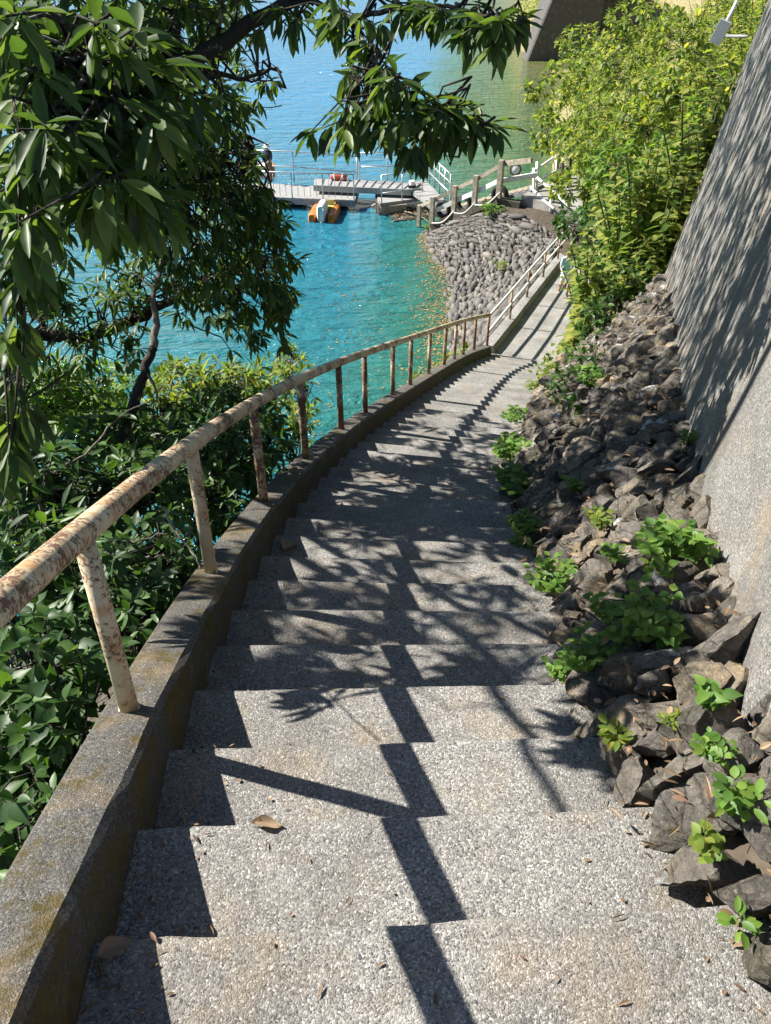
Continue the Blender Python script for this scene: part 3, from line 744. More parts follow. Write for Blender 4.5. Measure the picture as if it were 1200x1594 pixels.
# ------------------------------------------------------------------ weeds on the stone slope and the step edges
def on_slope(u, v):
    r = ray(u, v); best = None
    for y in np.arange(.4, 13, .1):
        for wv in np.arange(-.05, 1.02, .06):
            p = slope_pt(y, wv); d = (p / max(p.dot(r) / r.length_squared, 1e-6) - r).length
            if best is None or d < best[0]: best = (d, p)
    return best[1]
def herb(p, rad, n, L, W, kind, mat, label, h=.16, name='weed_clump', group=None):
    rad *= .78; h *= .75; n = int(n * .85) + 1; L *= .82; W *= .82
    e = empty(name, p, label, 'weed', group); lv = Leaves(kind); s = MB()
    for i in range(n):
        a = random.random() * 6.3; q = rad * sqrt(random.random())
        root = Vector(p) + Vector((cos(a)*q*.6, sin(a)*q*.6, -.03)); top = Vector(p) + Vector((cos(a)*q - .03, sin(a)*q - .02, h * random.uniform(.45, 1.1)))
        s.tube([root, root.lerp(top, .5) + Vector((0, 0, .02)), top], [.003, .0025, .0015], 4)
        for f in (1, .72, .45):
            c = root.lerp(top, f); a0 = random.random() * 6.3
            for j in range(4 if f == 1 else 2):
                d = Vector((cos(a0 + j*2.2), sin(a0 + j*2.2), random.uniform(-.1, .45)))
                lv.leaf(c + d * .012, d, Vector((random.gauss(0, .25) - .2, random.gauss(0, .25) - .25, 1)), L * random.uniform(.55, 1.1) * (.7 + .3*f), W * random.uniform(.6, 1.1))
    s.build('stems', M['stem'], e, smooth=True); mb = MB(); lv.into(mb); mb.build('foliage', M[mat], e, smooth=True)
HERBS = [
 ((1040, 885), .20, 30, .080, .056, 'heart', 'weed_leaf', 'bright heart leaved weed between the ochre stones, largest on the stone slope', .17),
 ((1020, 975), .15, 20, .072, .05, 'heart', 'weed_leaf', 'bright weed directly below the largest weed of the stone slope', .12),
 ((1105, 1105), .05, 5, .062, .045, 'heart', 'weed_leaf', 'small fresh green weed on an ochre stone beside the concrete wall', .08),
 ((1135, 1200), .06, 9, .04, .026, 'oval', 'weed_leaf', 'trailing small leaved weed between stones near the lower concrete wall', .07),
 ((1165, 1265), .05, 6, .055, .036, 'oval', 'weed_leaf', 'spindly light green weed at the edge of the lowest big stone', .09),
 ((1125, 1335), .05, 7, .045, .034, 'oval', 'sun_leaf', 'yellow green weed rooted beside the second visible tread', .07),
 ((1160, 1452), .02, 2, .045, .03, 'oval', 'weed_leaf', 'tiny seedling at the right end of the nearest step', .04),
 ((962, 1145), .04, 5, .06, .034, 'oval', 'sun_leaf', 'single yellow green rosette at the right end of a sunlit step', .07),
 ((935, 1035), .14, 30, .055, .038, 'oval', 'weed_leaf', 'spreading green weed covering the right end of a step', .10),
 ((870, 1060), .06, 8, .05, .036, 'oval', 'weed_leaf', 'low weed creeping out over the step edge', .06),
 ((940, 965), .08, 10, .06, .04, 'heart', 'weed_leaf', 'dark green broad leaved weed between two grey stones', .11),
 ((868, 915), .15, 26, .06, .042, 'oval', 'weed_leaf', 'leafy weed at the shaded stair edge under a leaning stone', .14),
 ((890, 770), .07, 9, .06, .042, 'oval', 'weed_leaf', 'small weed high among the dark stones', .10),
 ((930, 830), .07, 9, .055, .036, 'oval', 'sun_leaf', 'pale feathery weed in the middle of the stone slope', .09),
 ((965, 880), .06, 8, .05, .036, 'oval', 'weed_leaf', 'little weed tucked under a round brown stone', .08),
 ((818, 838), .14, 24, .06, .04, 'heart', 'weed_leaf', 'sunlit round leaved weed beside the shaded steps', .13),
 ((790, 872), .06, 8, .06, .045, 'heart', 'weed_leaf', 'bright weed leaning over the stair edge in a patch of sun', .09),
 ((800, 770), .20, 34, .10, .062, 'oval', 'weed_leaf', 'shaded weed crowding the right side of the middle steps', .16),
 ((798, 715), .24, 40, .11, .068, 'oval', 'weed_leaf', 'thick weed patch bordering the middle steps', .2),
 ((812, 665), .24, 36, .11, .06, 'oval', 'weed_leaf', 'weed bordering the steps just before the sunlit part', .2),
 ((830, 612), .24, 30, .11, .055, 'oval', 'sun_leaf', 'yellow green weed at the edge of the sunlit lower steps', .2),
 ((925, 600), .20, 26, .09, .06, 'heart', 'weed_leaf', 'weed on the upper stones behind the lower steps', .16),
 ((985, 1010), .05, 6, .05, .035, 'oval', 'weed_leaf', 'small weed in front of the brightest weed clump', .07),
 ((1040, 1130), .03, 5, .03, .016, 'oval', 'sun_leaf', 'tiny mossy sprig on a grey stone near the steps', .04),
 ((1080, 700), .06, 5, .06, .04, 'heart', 'weed_leaf', 'small weed at the foot of the concrete wall', .08),
]
for (uv, *a) in HERBS:
    herb(on_slope(*uv) + Vector((0, 0, .045)), *a)
herb(Vector((3.75, 30.35, -8.95)), .55, 26, .16, .11, 'oval', 'weed_leaf', 'bright green weed patch between the timber fence and the cobble wall', .5)
herb(Vector((1.75, 33.1, -10.35)), .3, 12, .14, .09, 'oval', 'weed_leaf', 'small green weed at the foot of the timber fence by the water', .3)
herb(rev(6.1, .62) + Vector((-.1, -.1, .15)), .35, 14, .14, .07, 'oval', 'sun_leaf', 'yellow green weed growing out of the cobble wall', .4)
def ivy(label, boxes, L=.085, n=60):
    e = None; lv = Leaves('heart'); s = MB()
    for (u0, v0, u1, v1) in boxes:
        for _ in range(n):
            p = on_slope(random.uniform(u0, u1), random.uniform(v0, v1)) + Vector((random.uniform(-.2, .02), random.uniform(-.25, .02), random.uniform(.02, .25)))
            a = random.random() * 6.3
            lv.whorl(p, Vector((cos(a), sin(a) - .4, .4)), 4, L, L * .6, .4)
    p0 = on_slope((boxes[0][0] + boxes[0][2]) / 2, (boxes[0][1] + boxes[0][3]) / 2)
    e = empty('creeper', p0, label, 'creeper'); mb = MB(); lv.into(mb); mb.build('foliage', M['shade_leaf'], e, smooth=True)
    for _ in range(6):
        q = p0 + Vector((random.uniform(-.5, .5), random.uniform(-.8, .8), .1)); s.tube([q, q + Vector((.2, .3, .1)), q + Vector((.3, .7, .15))], .004, 5)
    s.build('stems', M['bark'], e, smooth=True)
ivy('dark creeper hanging over the far end of the stone slope', [(930, 430, 1000, 500), (890, 510, 940, 580)], .10, 55)
ivy('dark creeper trailing down the shaded stones beside the lower steps', [(860, 570, 905, 650)], .08, 50)

# ------------------------------------------------------------------ weeds of the hillside
def stem_plant(lv, s, base, h, lean, L, W, pairs):
    top = base + Vector((lean[0]*h, lean[1]*h, h)); c = [base, base.lerp(top, .35) + Vector((-lean[0]*.18*h, -lean[1]*.18*h, .04*h)), base.lerp(top, .72) + Vector((-lean[0]*.1*h, -lean[1]*.1*h, .06*h)), top]
    cv = bez(c, 6); s.tube(cv[::2] + [cv[-1]], [.008]*(len(cv[::2])) + [.003], 5)
    a0 = random.random() * 6.3
    for i in range(pairs):
        f = .18 + .82 * i / pairs; p = cv[min(int(f * (len(cv) - 1)), len(cv) - 2)].lerp(cv[min(int(f * (len(cv) - 1)) + 1, len(cv) - 1)], (f * (len(cv) - 1)) % 1)
        a = a0 + i * 1.75 + random.uniform(-.3, .3); sz = (1 - .55 * max(0, f - .5) * 2 * .8) * random.uniform(.8, 1.15)
        for sg in (0, pi):
            d = Vector((cos(a + sg), sin(a + sg), random.uniform(-.35, .25)))
            lv.leaf(p + d * .02, d, Vector((random.gauss(0, .15), random.gauss(0, .15), 1)), L * sz, W * sz)
    lv.whorl(top, Vector((lean[0], lean[1], 1)), 4, L * .5, W * .5, .1)
protos = []
for q in range(5):
    lv = Leaves('oval' if q % 2 else 'heart'); s = MB()
    for _ in range(6 + q % 3):
        a = random.random() * 6.3; h = random.uniform(.9, 1.9)
        stem_plant(lv, s, Vector((cos(a)*.2, sin(a)*.2, -.1)), h, (cos(a)*.3*random.random() - .12, sin(a)*.3*random.random() - .1), random.uniform(.15, .21), random.uniform(.085, .12), int(h * 9))
    mb = MB(); mb.v = s.v; mb.f = s.f; mb.m = s.m; mb.n = s.n
    lv.into(mb, 1); o = mb.build('tall_weed', [M['stem'], M['bank_leaf']], smooth=True); protos.append(o)
used = set(); WL = 'tall leafy weed with paired leaves growing in the mass on the hillside'
def put_weed(p, sc, rz):
    q = random.randrange(len(protos)); o = protos[q]
    if q in used: o = o.copy(); COL.objects.link(o)
    used.add(q); o.location = p; o.rotation_euler = (random.uniform(-.12, .12), random.uniform(-.12, .12), rz); o.scale = (sc,) * 3
    tag(o, WL, 'weed', 'tall weeds on the hillside')
cnt = 0
while cnt < 270:
    u_ = random.random(); t = .1 + 9.4 * u_ ** 1.7; d = .5 + 8 * random.random() ** 1.1
    p = hill(t, d)
    if p.z < WATER_Z + .4 or (t > 5 and d < 1.3): continue
    if (p - Vector((4.9, 13.2, p.z))).length < .4: continue
    r = p.y * CT - p.z * ST; u = 600 + FPX * p.x / r
    if u > 1330: continue
    if t < 5 and d < 1.0 and random.random() < .6: continue
    put_weed(p, random.uniform(1.0, 1.75) * (1 if t < 6 else 1.1) * (.75 if d < 1.3 else 1), random.random() * 6.3); cnt += 1
for i, o in enumerate(protos):
    if i not in used: put_weed(hill(1 + i * .3, 2), 1, 0)
# ground cover: low bushy lumps
lv = Leaves('oval')
for _ in range(2700):
    t = .2 + 11.4 * random.random() ** 1.2; d = .35 + 10.5 * random.random() ** 1.15; c = hill(t, d)
    if c.z < WATER_Z + .25: continue
    far = 1 + max(0, t - 6) * .22; rx = random.uniform(.35, .75) * far; hz = random.uniform(.3, .9) * far
    for _k in range(26):
        a = random.random() * 6.3; q_ = rx * sqrt(random.random()); zz = hz * (1 - (q_ / rx) ** 2) * random.uniform(.5, 1.1)
        p = c + Vector((cos(a) * q_, sin(a) * q_, zz + .9 * (cos(a) * q_) * .5)); a = random.random() * 6.3
        lv.leaf(p, Vector((cos(a), sin(a), random.uniform(-.5, .3))), Vector((random.gauss(0, .4) - .2, random.gauss(0, .4), 1)), random.uniform(.09, .17) * far, random.uniform(.05, .09) * far)
mb = MB(); lv.into(mb); tag(mb.build('undergrowth', M['bank_leaf'], smooth=True), 'yellow green undergrowth covering the hillside', 'undergrowth', kind='stuff')
lv = Leaves('blade')
for _ in range(9000):
    t = random.uniform(.3, 9) if random.random() < .6 else random.uniform(0.6, 4); d = -.05 + 1.9 * random.random() ** 1.6; p = hill(t, d)
    if p.z < WATER_Z + .05: continue
    a = random.random() * 6.3
    lv.leaf(p, Vector((cos(a)*.5, sin(a)*.5, 1)), Vector((cos(a), sin(a), .2)), random.uniform(.1, .26), .012 + .004 * t)
mb = MB(); lv.into(mb); tag(mb.build('grass', M['sun_leaf']), 'pale grass along the path edge and the shore', 'grass', kind='stuff')

# bushes that lean out over the path, the landing and the shore
def hillbush(label, blobs, kind, L, W, mat, base, k=(5, 8)):
    blobs = [(*b[:6], int(b[6] * 1.0)) for b in blobs]; L *= .80; W *= .74
    shrub('leafy_bush', label, blobs, kind, L, W, mat, base, k, .3)
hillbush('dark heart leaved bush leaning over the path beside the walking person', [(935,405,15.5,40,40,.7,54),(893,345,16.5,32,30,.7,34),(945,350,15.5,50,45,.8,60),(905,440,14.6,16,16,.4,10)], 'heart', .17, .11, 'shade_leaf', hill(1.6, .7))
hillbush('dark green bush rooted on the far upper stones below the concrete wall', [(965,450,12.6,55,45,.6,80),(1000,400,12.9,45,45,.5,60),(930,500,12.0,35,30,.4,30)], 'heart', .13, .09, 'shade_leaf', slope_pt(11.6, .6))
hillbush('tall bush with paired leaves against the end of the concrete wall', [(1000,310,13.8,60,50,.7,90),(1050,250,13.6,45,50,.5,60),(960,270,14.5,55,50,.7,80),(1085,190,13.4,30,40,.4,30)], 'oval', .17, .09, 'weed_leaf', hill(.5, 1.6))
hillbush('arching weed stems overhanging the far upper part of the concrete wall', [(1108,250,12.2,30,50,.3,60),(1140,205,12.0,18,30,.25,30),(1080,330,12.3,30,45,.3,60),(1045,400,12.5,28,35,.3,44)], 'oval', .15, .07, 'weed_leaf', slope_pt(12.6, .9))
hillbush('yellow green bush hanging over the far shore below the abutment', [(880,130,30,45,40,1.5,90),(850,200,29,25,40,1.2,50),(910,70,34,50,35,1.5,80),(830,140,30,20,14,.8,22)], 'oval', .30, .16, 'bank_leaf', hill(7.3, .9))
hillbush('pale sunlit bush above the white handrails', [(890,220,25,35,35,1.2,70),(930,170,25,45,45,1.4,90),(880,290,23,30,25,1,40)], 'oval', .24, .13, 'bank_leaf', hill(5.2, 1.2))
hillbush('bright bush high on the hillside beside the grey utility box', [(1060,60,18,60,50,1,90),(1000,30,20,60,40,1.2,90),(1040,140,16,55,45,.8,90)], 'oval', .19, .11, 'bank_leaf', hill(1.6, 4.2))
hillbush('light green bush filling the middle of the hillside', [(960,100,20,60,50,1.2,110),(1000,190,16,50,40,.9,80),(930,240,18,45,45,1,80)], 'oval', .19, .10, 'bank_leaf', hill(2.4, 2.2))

# ------------------------------------------------------------------ leaf litter
lv = Leaves('oval')
for _ in range(2600):
    y = .3 + 12 * random.random() ** 1.6; side = random.random()
    off = HW + (random.random() ** 2 * .22 if side < .5 else (WID - random.random() ** 2 * .24 if side < .92 else random.uniform(.1, WID)))
    k = math.ceil((y - Y0) / STEP); z = zc(Y0 + STEP * k) - CURB_H
    a = random.random() * 6.3; p = curb(y, off); p.z = z + .006
    lv.leaf(p, Vector((cos(a), sin(a), random.uniform(0, .2))), Vector((random.gauss(0, .3), random.gauss(0, .3), 1)), random.uniform(.010, .040) * random.choice((.5, .8, 1)), random.uniform(.002, .012))
for p_, rr_ in placed:                 # bits caught between the stones
    for _ in range(5):
        a = random.random() * 6.3
        lv.leaf(p_ + Vector((cos(a) * rr_, sin(a) * rr_, -.02 + .04 * random.random())), Vector((random.gauss(0, 1), random.gauss(0, 1), random.gauss(0, .3))), Vector((random.gauss(0, .4), random.gauss(0, .4), 1)), random.uniform(.015, .06), random.uniform(.004, .02))
mb = MB(); lv.into(mb); tag(mb.build('leaf_litter', M['dry_leaf']), 'dry brown leaf bits and twigs gathered in the step corners', 'leaf litter', kind='stuff')
def dead_leaf(y, off, L, W, rz, label, curl=.25):
    k = math.ceil((y - Y0) / STEP); p = curb(y, off); p.z = zc(Y0 + STEP * k) - CURB_H + .008
    b = MB(); rows = []
    for i in range(9):
        s = i / 8; wv = W * sin(pi * min(1, s * .96 + .03)) ** .8; row = []
        for j in (-1, -.5, 0, .5, 1): row.append((L * (s - .5), wv * .5 * j, curl * W * (abs(j) ** 1.5) * (.6 + .5 * sin(s * 5)) + .25 * curl * L * (s - .5) ** 2 + .004 * sin(9 * s + 4 * j)))
        rows.append(row)
    b.grid(rows); o = b.build('dead_leaf', M['dry_leaf'], smooth=True); o.location = p; o.rotation_euler = (0, 0, rz); tag(o, label, 'leaf')
dead_leaf(1.36, .47, .085, .035, -.1, 'curled pale brown leaf lying on a sunlit tread near the curb', .5)
dead_leaf(2.62, 1.50, .13, .11, .5, 'large crumpled grey leaf at the shaded right end of a step', .3)
dead_leaf(4.05, .22, .12, .11, 1.0, 'large crumpled dead leaf against the mossy curb', .35)
dead_leaf(.95, .16, .08, .05, .6, 'dark withered leaf in the shade of the curb on the nearest treads', .3)
dead_leaf(1.45, 1.56, .09, .04, 1.3, 'reddish brown curled leaf at the right end of a sunlit tread', .5)

# ------------------------------------------------------------------ floating leaves by the cobble wall
WL_ = [rev(i, max(0, (WATER_Z - BOT[i].z) / max(.05, TOP[i].z - BOT[i].z))) if i < len(TOP) - 1 else TOP[-1] + Vector((-.2, 0, 0)) for i in range(len(TOP))]
lv = Leaves('oval')
for _ in range(2500):
    if random.random() < .90:
        y = random.uniform(15.5, 33); x = float(np.interp(y, [q.y for q in WL_], [q.x for q in WL_])) + .05 - abs(random.gauss(0, .40)) * (.5 + 1.1 * sin(pi * min(1, max(0, (y - 17) / 15))))
    else: x = random.uniform(-2.2, 1.4); y = random.uniform(14, 31)
    if x < -3: continue
    a = random.random() * 6.3
    lv.leaf(Vector((x, y, WATER_Z + .012 + random.random() * .006)), Vector((cos(a), sin(a), 0)), Vector((0, 0, 1)), random.uniform(.06, .13), random.uniform(.03, .06))
for _ in range(500):
    x = random.uniform(3.5, 9.5); y = random.uniform(36, 70); a = random.random() * 6.3
    lv.leaf(Vector((x, y, WATER_Z + .012)), Vector((cos(a), sin(a), 0)), Vector((0, 0, 1)), .12, .07)
mb = MB(); lv.into(mb); tag(mb.build('floating_leaves', M['float_leaf']), 'drift of orange brown fallen leaves floating beside the cobble wall', 'fallen leaves', kind='stuff')

# ------------------------------------------------------------------ dock
DZ = -10.05
def quad_slab(mb, c, z, th, mat=0):
    c = [Vector((p.x, p.y, z)) for p in c]; n = len(c)
    vs = c + [p - Vector((0, 0, th)) for p in c]
    mb.add(vs, [tuple(range(n)), tuple(range(2*n - 1, n - 1, -1))] + [(i, i + n, (i + 1) % n + n, (i + 1) % n) for i in range(n)], mat)
def railing(name, label, pts, h, rails, r=.028, spacing=None, mat='silver', bars=0):
    e = empty(name, pts[0], label, 'railing')
    pts = [Vector(p) for p in pts]
    for q in rails:
        b = MB(); b.tube([p + Vector((0, 0, h * q)) for p in pts], r, 8); b.build('rail', M[mat], e, smooth=True)
    for i in range(len(pts) - 1):
        n = max(1, round((pts[i + 1] - pts[i]).length / spacing)) if spacing else 1
        for j in range(n + (1 if i == len(pts) - 2 else 0)):
            p = pts[i].lerp(pts[i + 1], j / n); b = MB(); b.tube([p, p + Vector((0, 0, h))], r, 8); b.build('post', M[mat], e, smooth=True)
    if bars:
        b = MB()
        for i in range(len(pts) - 1):
            n = max(1, round((pts[i + 1] - pts[i]).length / bars))
            for j in range(n): p = pts[i].lerp(pts[i + 1], j / n); b.tube([p + Vector((0, 0, .06)), p + Vector((0, 0, h))], .012, 5)
        b.build('bars', M[mat], e, smooth=True)
    return e
dk = empty('floating_dock', G(470, 300, DZ), 'long pale floating dock half hidden by the oak leaves', 'dock')
fl, fr, br, bl = G(330, 303, DZ), G(552, 312, DZ), G(558, 293, DZ), G(330, 281, DZ)
b = MB(); quad_slab(b, [fl, fr, br, bl], DZ, .10); b.build('deck', M['deck'], dk)
b = MB(); quad_slab(b, [fl + Vector((0, -.02, 0)), fr + Vector((.02, -.02, 0)), br + Vector((.02, 0, 0)), bl], DZ - .102, .16); b.build('edge_beam', M['deck_side'], dk)
for f in (.25, .55, .85):
    p = fl.lerp(fr, f) + Vector((0, .9, 0)); b = MB(); b.tube([Vector((p.x - .6, p.y, -10.5)), Vector((p.x + .6, p.y, -10.5))], .28, 12); b.build('float', M['rubber'], dk, smooth=True)
railing('dock_railing', 'low silver barred railing along the near edge of the floating dock', [G(372, 304, DZ), G(455, 308, DZ), G(551, 311, DZ)], 1.02, (1,), .026, 1.6, bars=.27)
railing('dock_railing', 'tall silver two bar railing along the far edge of the floating dock', [G(340, 279, DZ), G(458, 283, DZ), G(556, 292, DZ)], 1.28, (1, .5), .028, 2.4)
gz = -9.72
gw = empty('gangway', G(560, 288, gz), 'pale slatted gangway bridging the two floating docks', 'gangway')
a, c, d_, e_ = G(488, 289, gz), G(640, 296, gz), G(655, 284, gz), G(490, 278, gz)
b = MB(); quad_slab(b, [a, c, d_, e_], gz, .13); b.build('deck', M['deck'], gw)
b = MB()
for i in range(1, 12):
    f = i / 12; p, q = a.lerp(c, f), e_.lerp(d_, f); b.bar(p + Vector((0, 0, .02)), q + Vector((0, 0, .02)), .04, .034)
b.build('cleats', M['mesh_grey'], gw)
b = MB(); b.bar(a + Vector((0, -.03, -.09)), c + Vector((0, -.03, -.09)), .06, .24); b.build('side_beam', M['mesh_grey'], gw)
railing('gangway_railing', 'silver railing behind the gangway between the docks', [G(560, 283, gz), G(603, 282, gz), G(638, 279, gz)], 1.18, (1, .52), .026, 2.2)
pd = empty('landing_dock', G(625, 305, DZ), 'small landing dock with a timber front beside the shore', 'dock')
b = MB(); quad_slab(b, [G(589, 317, DZ), G(657, 308, DZ), G(657, 296, DZ), G(586, 300, DZ)], DZ, .12); b.build('deck', M['deck'], pd)
p, q = G(590, 317, DZ), G(633, 313, DZ)
b = MB(); quad_slab(b, [p + Vector((.05, -.03, 0)), q + Vector((0, -.03, 0)), q + Vector((0, .5, 0)), p + Vector((.05, .5, 0))], DZ - .122, .42); b.build('timber_front', M['timber'], pd)
b = MB(); quad_slab(b, [G(584, 312, DZ), G(589, 318, DZ), G(589, 300, DZ), G(584, 296, DZ)], DZ - .06, .5); b.build('timber_side', M['timber_dark'], pd)
b = MB(); b.box(G(641, 304, DZ) + Vector((0, 0, .22)), (.32, .3, .42)); b.build('motor_box', M['rubber'], pd)
b = MB(); b.tube([G(641, 304, DZ) + Vector((0, 0, .43)), G(641, 304, DZ) + Vector((0, 0, .6))], .13, 10); b.build('white_cap', M['white'], pd)
railing('dock_railing', 'thin silver railing along the near edge of the small landing dock', [G(594, 316, DZ), G(657, 307, DZ)], 1.1, (1, .35), .024, .9)
pf = empty('shore_platform', G(665, 290, -9.8), 'white boarding platform joining the gangway to the shore', 'platform')
b = MB(); quad_slab(b, [G(628, 290, -9.8), G(660, 278, -9.8), G(692, 311, -9.8), G(662, 312, -9.8)], -9.8, .14); b.build('deck', M['deck'], pf)
b = MB(); quad_slab(b, [G(663, 313, -9.8), G(692, 312, -9.8), G(706, 330, -9.95), G(676, 334, -9.95)], -9.86, .1); b.build('grating', M['mesh_grey'], pf)
e = railing('platform_railing', 'three bar silver railing sloping along the shore side of the boarding platform', [G(661, 278, -9.8), G(700, 318, -9.8)], 1.15, (1, .72, .38), .030, .75)
e = empty('gate_frame', G(650, 280, -9.8), 'silver gate frame carrying a small white notice board', 'gate')
g0, g1 = G(640, 280, -9.8), G(661, 278, -9.8)
b = MB(); b.tube([g0, g0 + Vector((0, 0, 1.1)), g0 + Vector((.08, 0, 1.17)), g1 + Vector((-.05, 0, 1.17)), g1 + Vector((0, 0, 1.1)), g1], .03, 8); b.build('frame', M['silver'], e, smooth=True)
mid = (g0 + g1) / 2 + Vector((0, -.04, .72))
b = MB(); b.box(mid, (.60, .03, .40)); bd = b.build('notice_board', M['mesh_grey'], e)
b = MB(); b.box(mid + Vector((0, -.02, .02)), (.42, .012, .28)); b.build('notice', M['white'], e)
b = MB(); b.box(g0 + Vector((.14, -.03, .98)), (.16, .03, .16)); b.build('white_tag', M['white'], e)
# life vests and boxes on the dock
cs = empty('rescue_float', G(526, 277, gz), 'red and white rescue float lying on the gangway', 'rescue float')
p = G(515, 280, gz) + Vector((0, 0, .14)); q = G(540, 281, gz) + Vector((0, 0, .14))
b = MB(); b.tube([p, p.lerp(q, .04), p.lerp(q, .3), p.lerp(q, .7), p.lerp(q, .96), q], [.08, .14, .15, .15, .14, .08], 12); b.build('body', M['red'], cs, smooth=True)
for f in (.2, .72):
    b = MB(); b.tube([p.lerp(q, f), p.lerp(q, f + .08)], .156, 12); b.build('band', M['white'], cs, smooth=True)
bx = empty('vest_rack', G(415, 282, DZ), 'white crate with orange life vests behind the person on the dock', 'crate')
p = G(412, 282, DZ)
b = MB(); b.box(p + Vector((-.1, .5, .3)), (.62, .5, .6)); b.build('crate', M['white'], bx)
b = MB(); b.box(p + Vector((-.28, .3, .42)), (.18, .2, .5)); b.box(p + Vector((.36, .4, .36)), (.14, .4, .55)); b.build('vests', M['orange'], bx)

# pedal boat with a white bow
pb = empty('pedal_boat', G(506, 340, WATER_Z), 'orange pedal boat with a white centre hull floating off the dock', 'boat')
org = G(506, 336, WATER_Z); fw = Vector((.10, 1, 0)).normalized(); rt = Vector((fw.y, -fw.x, 0))
def hull(cx, wdt, ln, ht, name, mat, z0=-.1, nose=.45, y0=0):
    cx, wdt, ln, ht, y0 = cx*.86, wdt*.86, ln*.80, ht*.88, y0*.8; b = MB(); rows = []
    for i in range(13):
        s = i / 12; tp_ = min(1, sqrt(max(0, 1 - (1 - min(1, (1 - s) / nose)) ** 2)) + .12) * min(1, s / .06 + .7)
        row = []
        for j in range(13):
            a = 2 * pi * j / 12; x = cos(a); z = sin(a); x = math.copysign(abs(x) ** .5, x); z = math.copysign(abs(z) ** .5, z)
            row.append(org + rt * (cx + x * wdt / 2 * tp_) + fw * (y0 + ln * (s - .5)) + Vector((0, 0, z0 + ht / 2 + z * ht / 2 * (.55 + .45 * tp_))))
        rows.append(row)
    b.grid(rows); b.f += [list(range(12)), list(range(12 * 13, 12 * 13 + 12))]; b.m += [0, 0]
    return b.build(name, M[mat], pb, smooth=True)
hull(-.46, .42, 2.3, .48, 'float', 'orange'); hull(.46, .42, 2.3, .48, 'float', 'orange')
h = hull(-.02, .42, 1.5, .85, 'bow', 'white', -.05, .6, -.45)
b = MB(); b.box(org + fw * .28 + Vector((0, 0, .28)) + rt * .16, (.34, .34, .1)); b.box(org + fw * .46 + Vector((0, 0, .40)) + rt * .16, (.34, .06, .26)); b.build('seat', M['yellow'], pb)
for sx in (-.31, .31):
    b = MB(); b.bar(org + rt * sx + fw * .4 + Vector((0, 0, .30)), org + rt * sx + fw * 1.35 + Vector((0, 0, .36)), .09, .08); b.build('armrest', M['yellow'], pb)
rp = MB(); rp.tube(bez([G(462, 314, WATER_Z + .1), G(475, 320, WATER_Z + .02), G(490, 323, WATER_Z + .2)], 6), .025, 6); tag(rp.build('mooring_rope', M['rope'], smooth=True), 'white rope tying the pedal boat to the dock', 'rope')
rp = MB(); rp.tube(bez([G(560, 325, WATER_Z + .02), G(575, 322, WATER_Z + .02), G(590, 314, DZ)], 6), .022, 6); tag(rp.build('mooring_rope', M['rope'], smooth=True), 'pale rope slanting into the water from the small landing dock', 'rope')

# driftwood
for i, (pp, lab) in enumerate((([G(615, 325, WATER_Z), G(636, 331, WATER_Z + .1), G(655, 337, WATER_Z + .12), G(668, 347, WATER_Z + .1)], 'long pale driftwood branch by the timber fence foot'),
              ([G(612, 345, WATER_Z + .02), G(632, 341, WATER_Z + .05), G(650, 340, WATER_Z + .05)], 'thin driftwood stick floating nearest the cobble wall'),
              ([G(600, 335, WATER_Z), G(594, 326, WATER_Z + .3), G(590, 316, WATER_Z + .5)], 'driftwood stick leaning on the landing dock corner'))):
    b = MB(); limb(b, pp, .05, .015, 6, .05); tag(b.build('driftwood', M['bark_pale'], smooth=True), lab, 'driftwood')
# reeds of debris
lv = Leaves('blade')
for _ in range(260):
    p = G(random.uniform(612, 668), random.uniform(322, 342), WATER_Z + .03); a = random.random() * 6.3; lv.leaf(p, Vector((cos(a), sin(a), .1)), Vector((0, 0, 1)), random.uniform(.15, .5), .04)
mb = MB(); lv.into(mb); tag(mb.build('floating_debris', M['dry_leaf']), 'brown reed debris floating between landing dock and fence', 'debris', kind='stuff')

# ------------------------------------------------------------------ timber fence, landing, handrails
fe = empty('timber_fence', Vector((3, 31.5, -9.5)), 'weathered timber fence with thick posts above the cobble wall', 'fence')
FP = [(G(652, 344, -10.25), .62, .14), (G(672, 354, -10.15), 1.15, .16), (G(706, 338, -9.62), 1.15, .16), (G(738, 326, -9.1), 1.2, .165), (G(776, 311, -8.55), 1.35, .18)]
for p, h, wd in FP:
    b = MB(); b.box(p + Vector((0, 0, h / 2 - .1)), (wd, wd, h + .2), Matrix.Rotation(-.55, 3, 'Z')); b.build('post', M['timber'], fe)
b = MB()
for i in range(len(FP) - 1): b.bar(FP[i][0] + Vector((.07, .12, FP[i][1] * .88)), FP[i + 1][0] + Vector((.07, .12, FP[i + 1][1] * .88)), .09, .13)
b.bar(FP[-1][0] + Vector((.07, .12, 1.2)), FP[-1][0] + Vector((.9, -.9, 1.55)), .10, .17); b.build('top_rail', M['timber'], fe)
b = MB()
for i in range(1, len(FP) - 1): b.bar(FP[i][0] + Vector((.07, .12, FP[i][1] * .5)), FP[i + 1][0] + Vector((.07, .12, FP[i + 1][1] * .5)), .09, .16)
b.bar(FP[-1][0] + Vector((.07, .12, .62)), G(836, 272, -7.7), .10, .17); b.build('lower_rail', M['white_pipe'], fe)
b = MB()
for i in range(1, len(FP) - 1): b.bar(FP[i][0] + Vector((.02, -.03, .02)), FP[i + 1][0] + Vector((.02, -.03, .02)), .3, .26)
b.bar(FP[-1][0] + Vector((-.1, .1, -.08)), FP[-1][0] + Vector((.75, -.35, -.12)), .3, .3); b.build('sill_beam', M['timber_dark'], fe)
rp = MB()
for i in range(1, 4): p, q = FP[i][0], FP[i + 1][0]; rp.tube(bez([p + Vector((0, -.2, .22)), p.lerp(q, .5) + Vector((0, -.22, .08)), q + Vector((0, -.2, .30))], 6), .032, 7)
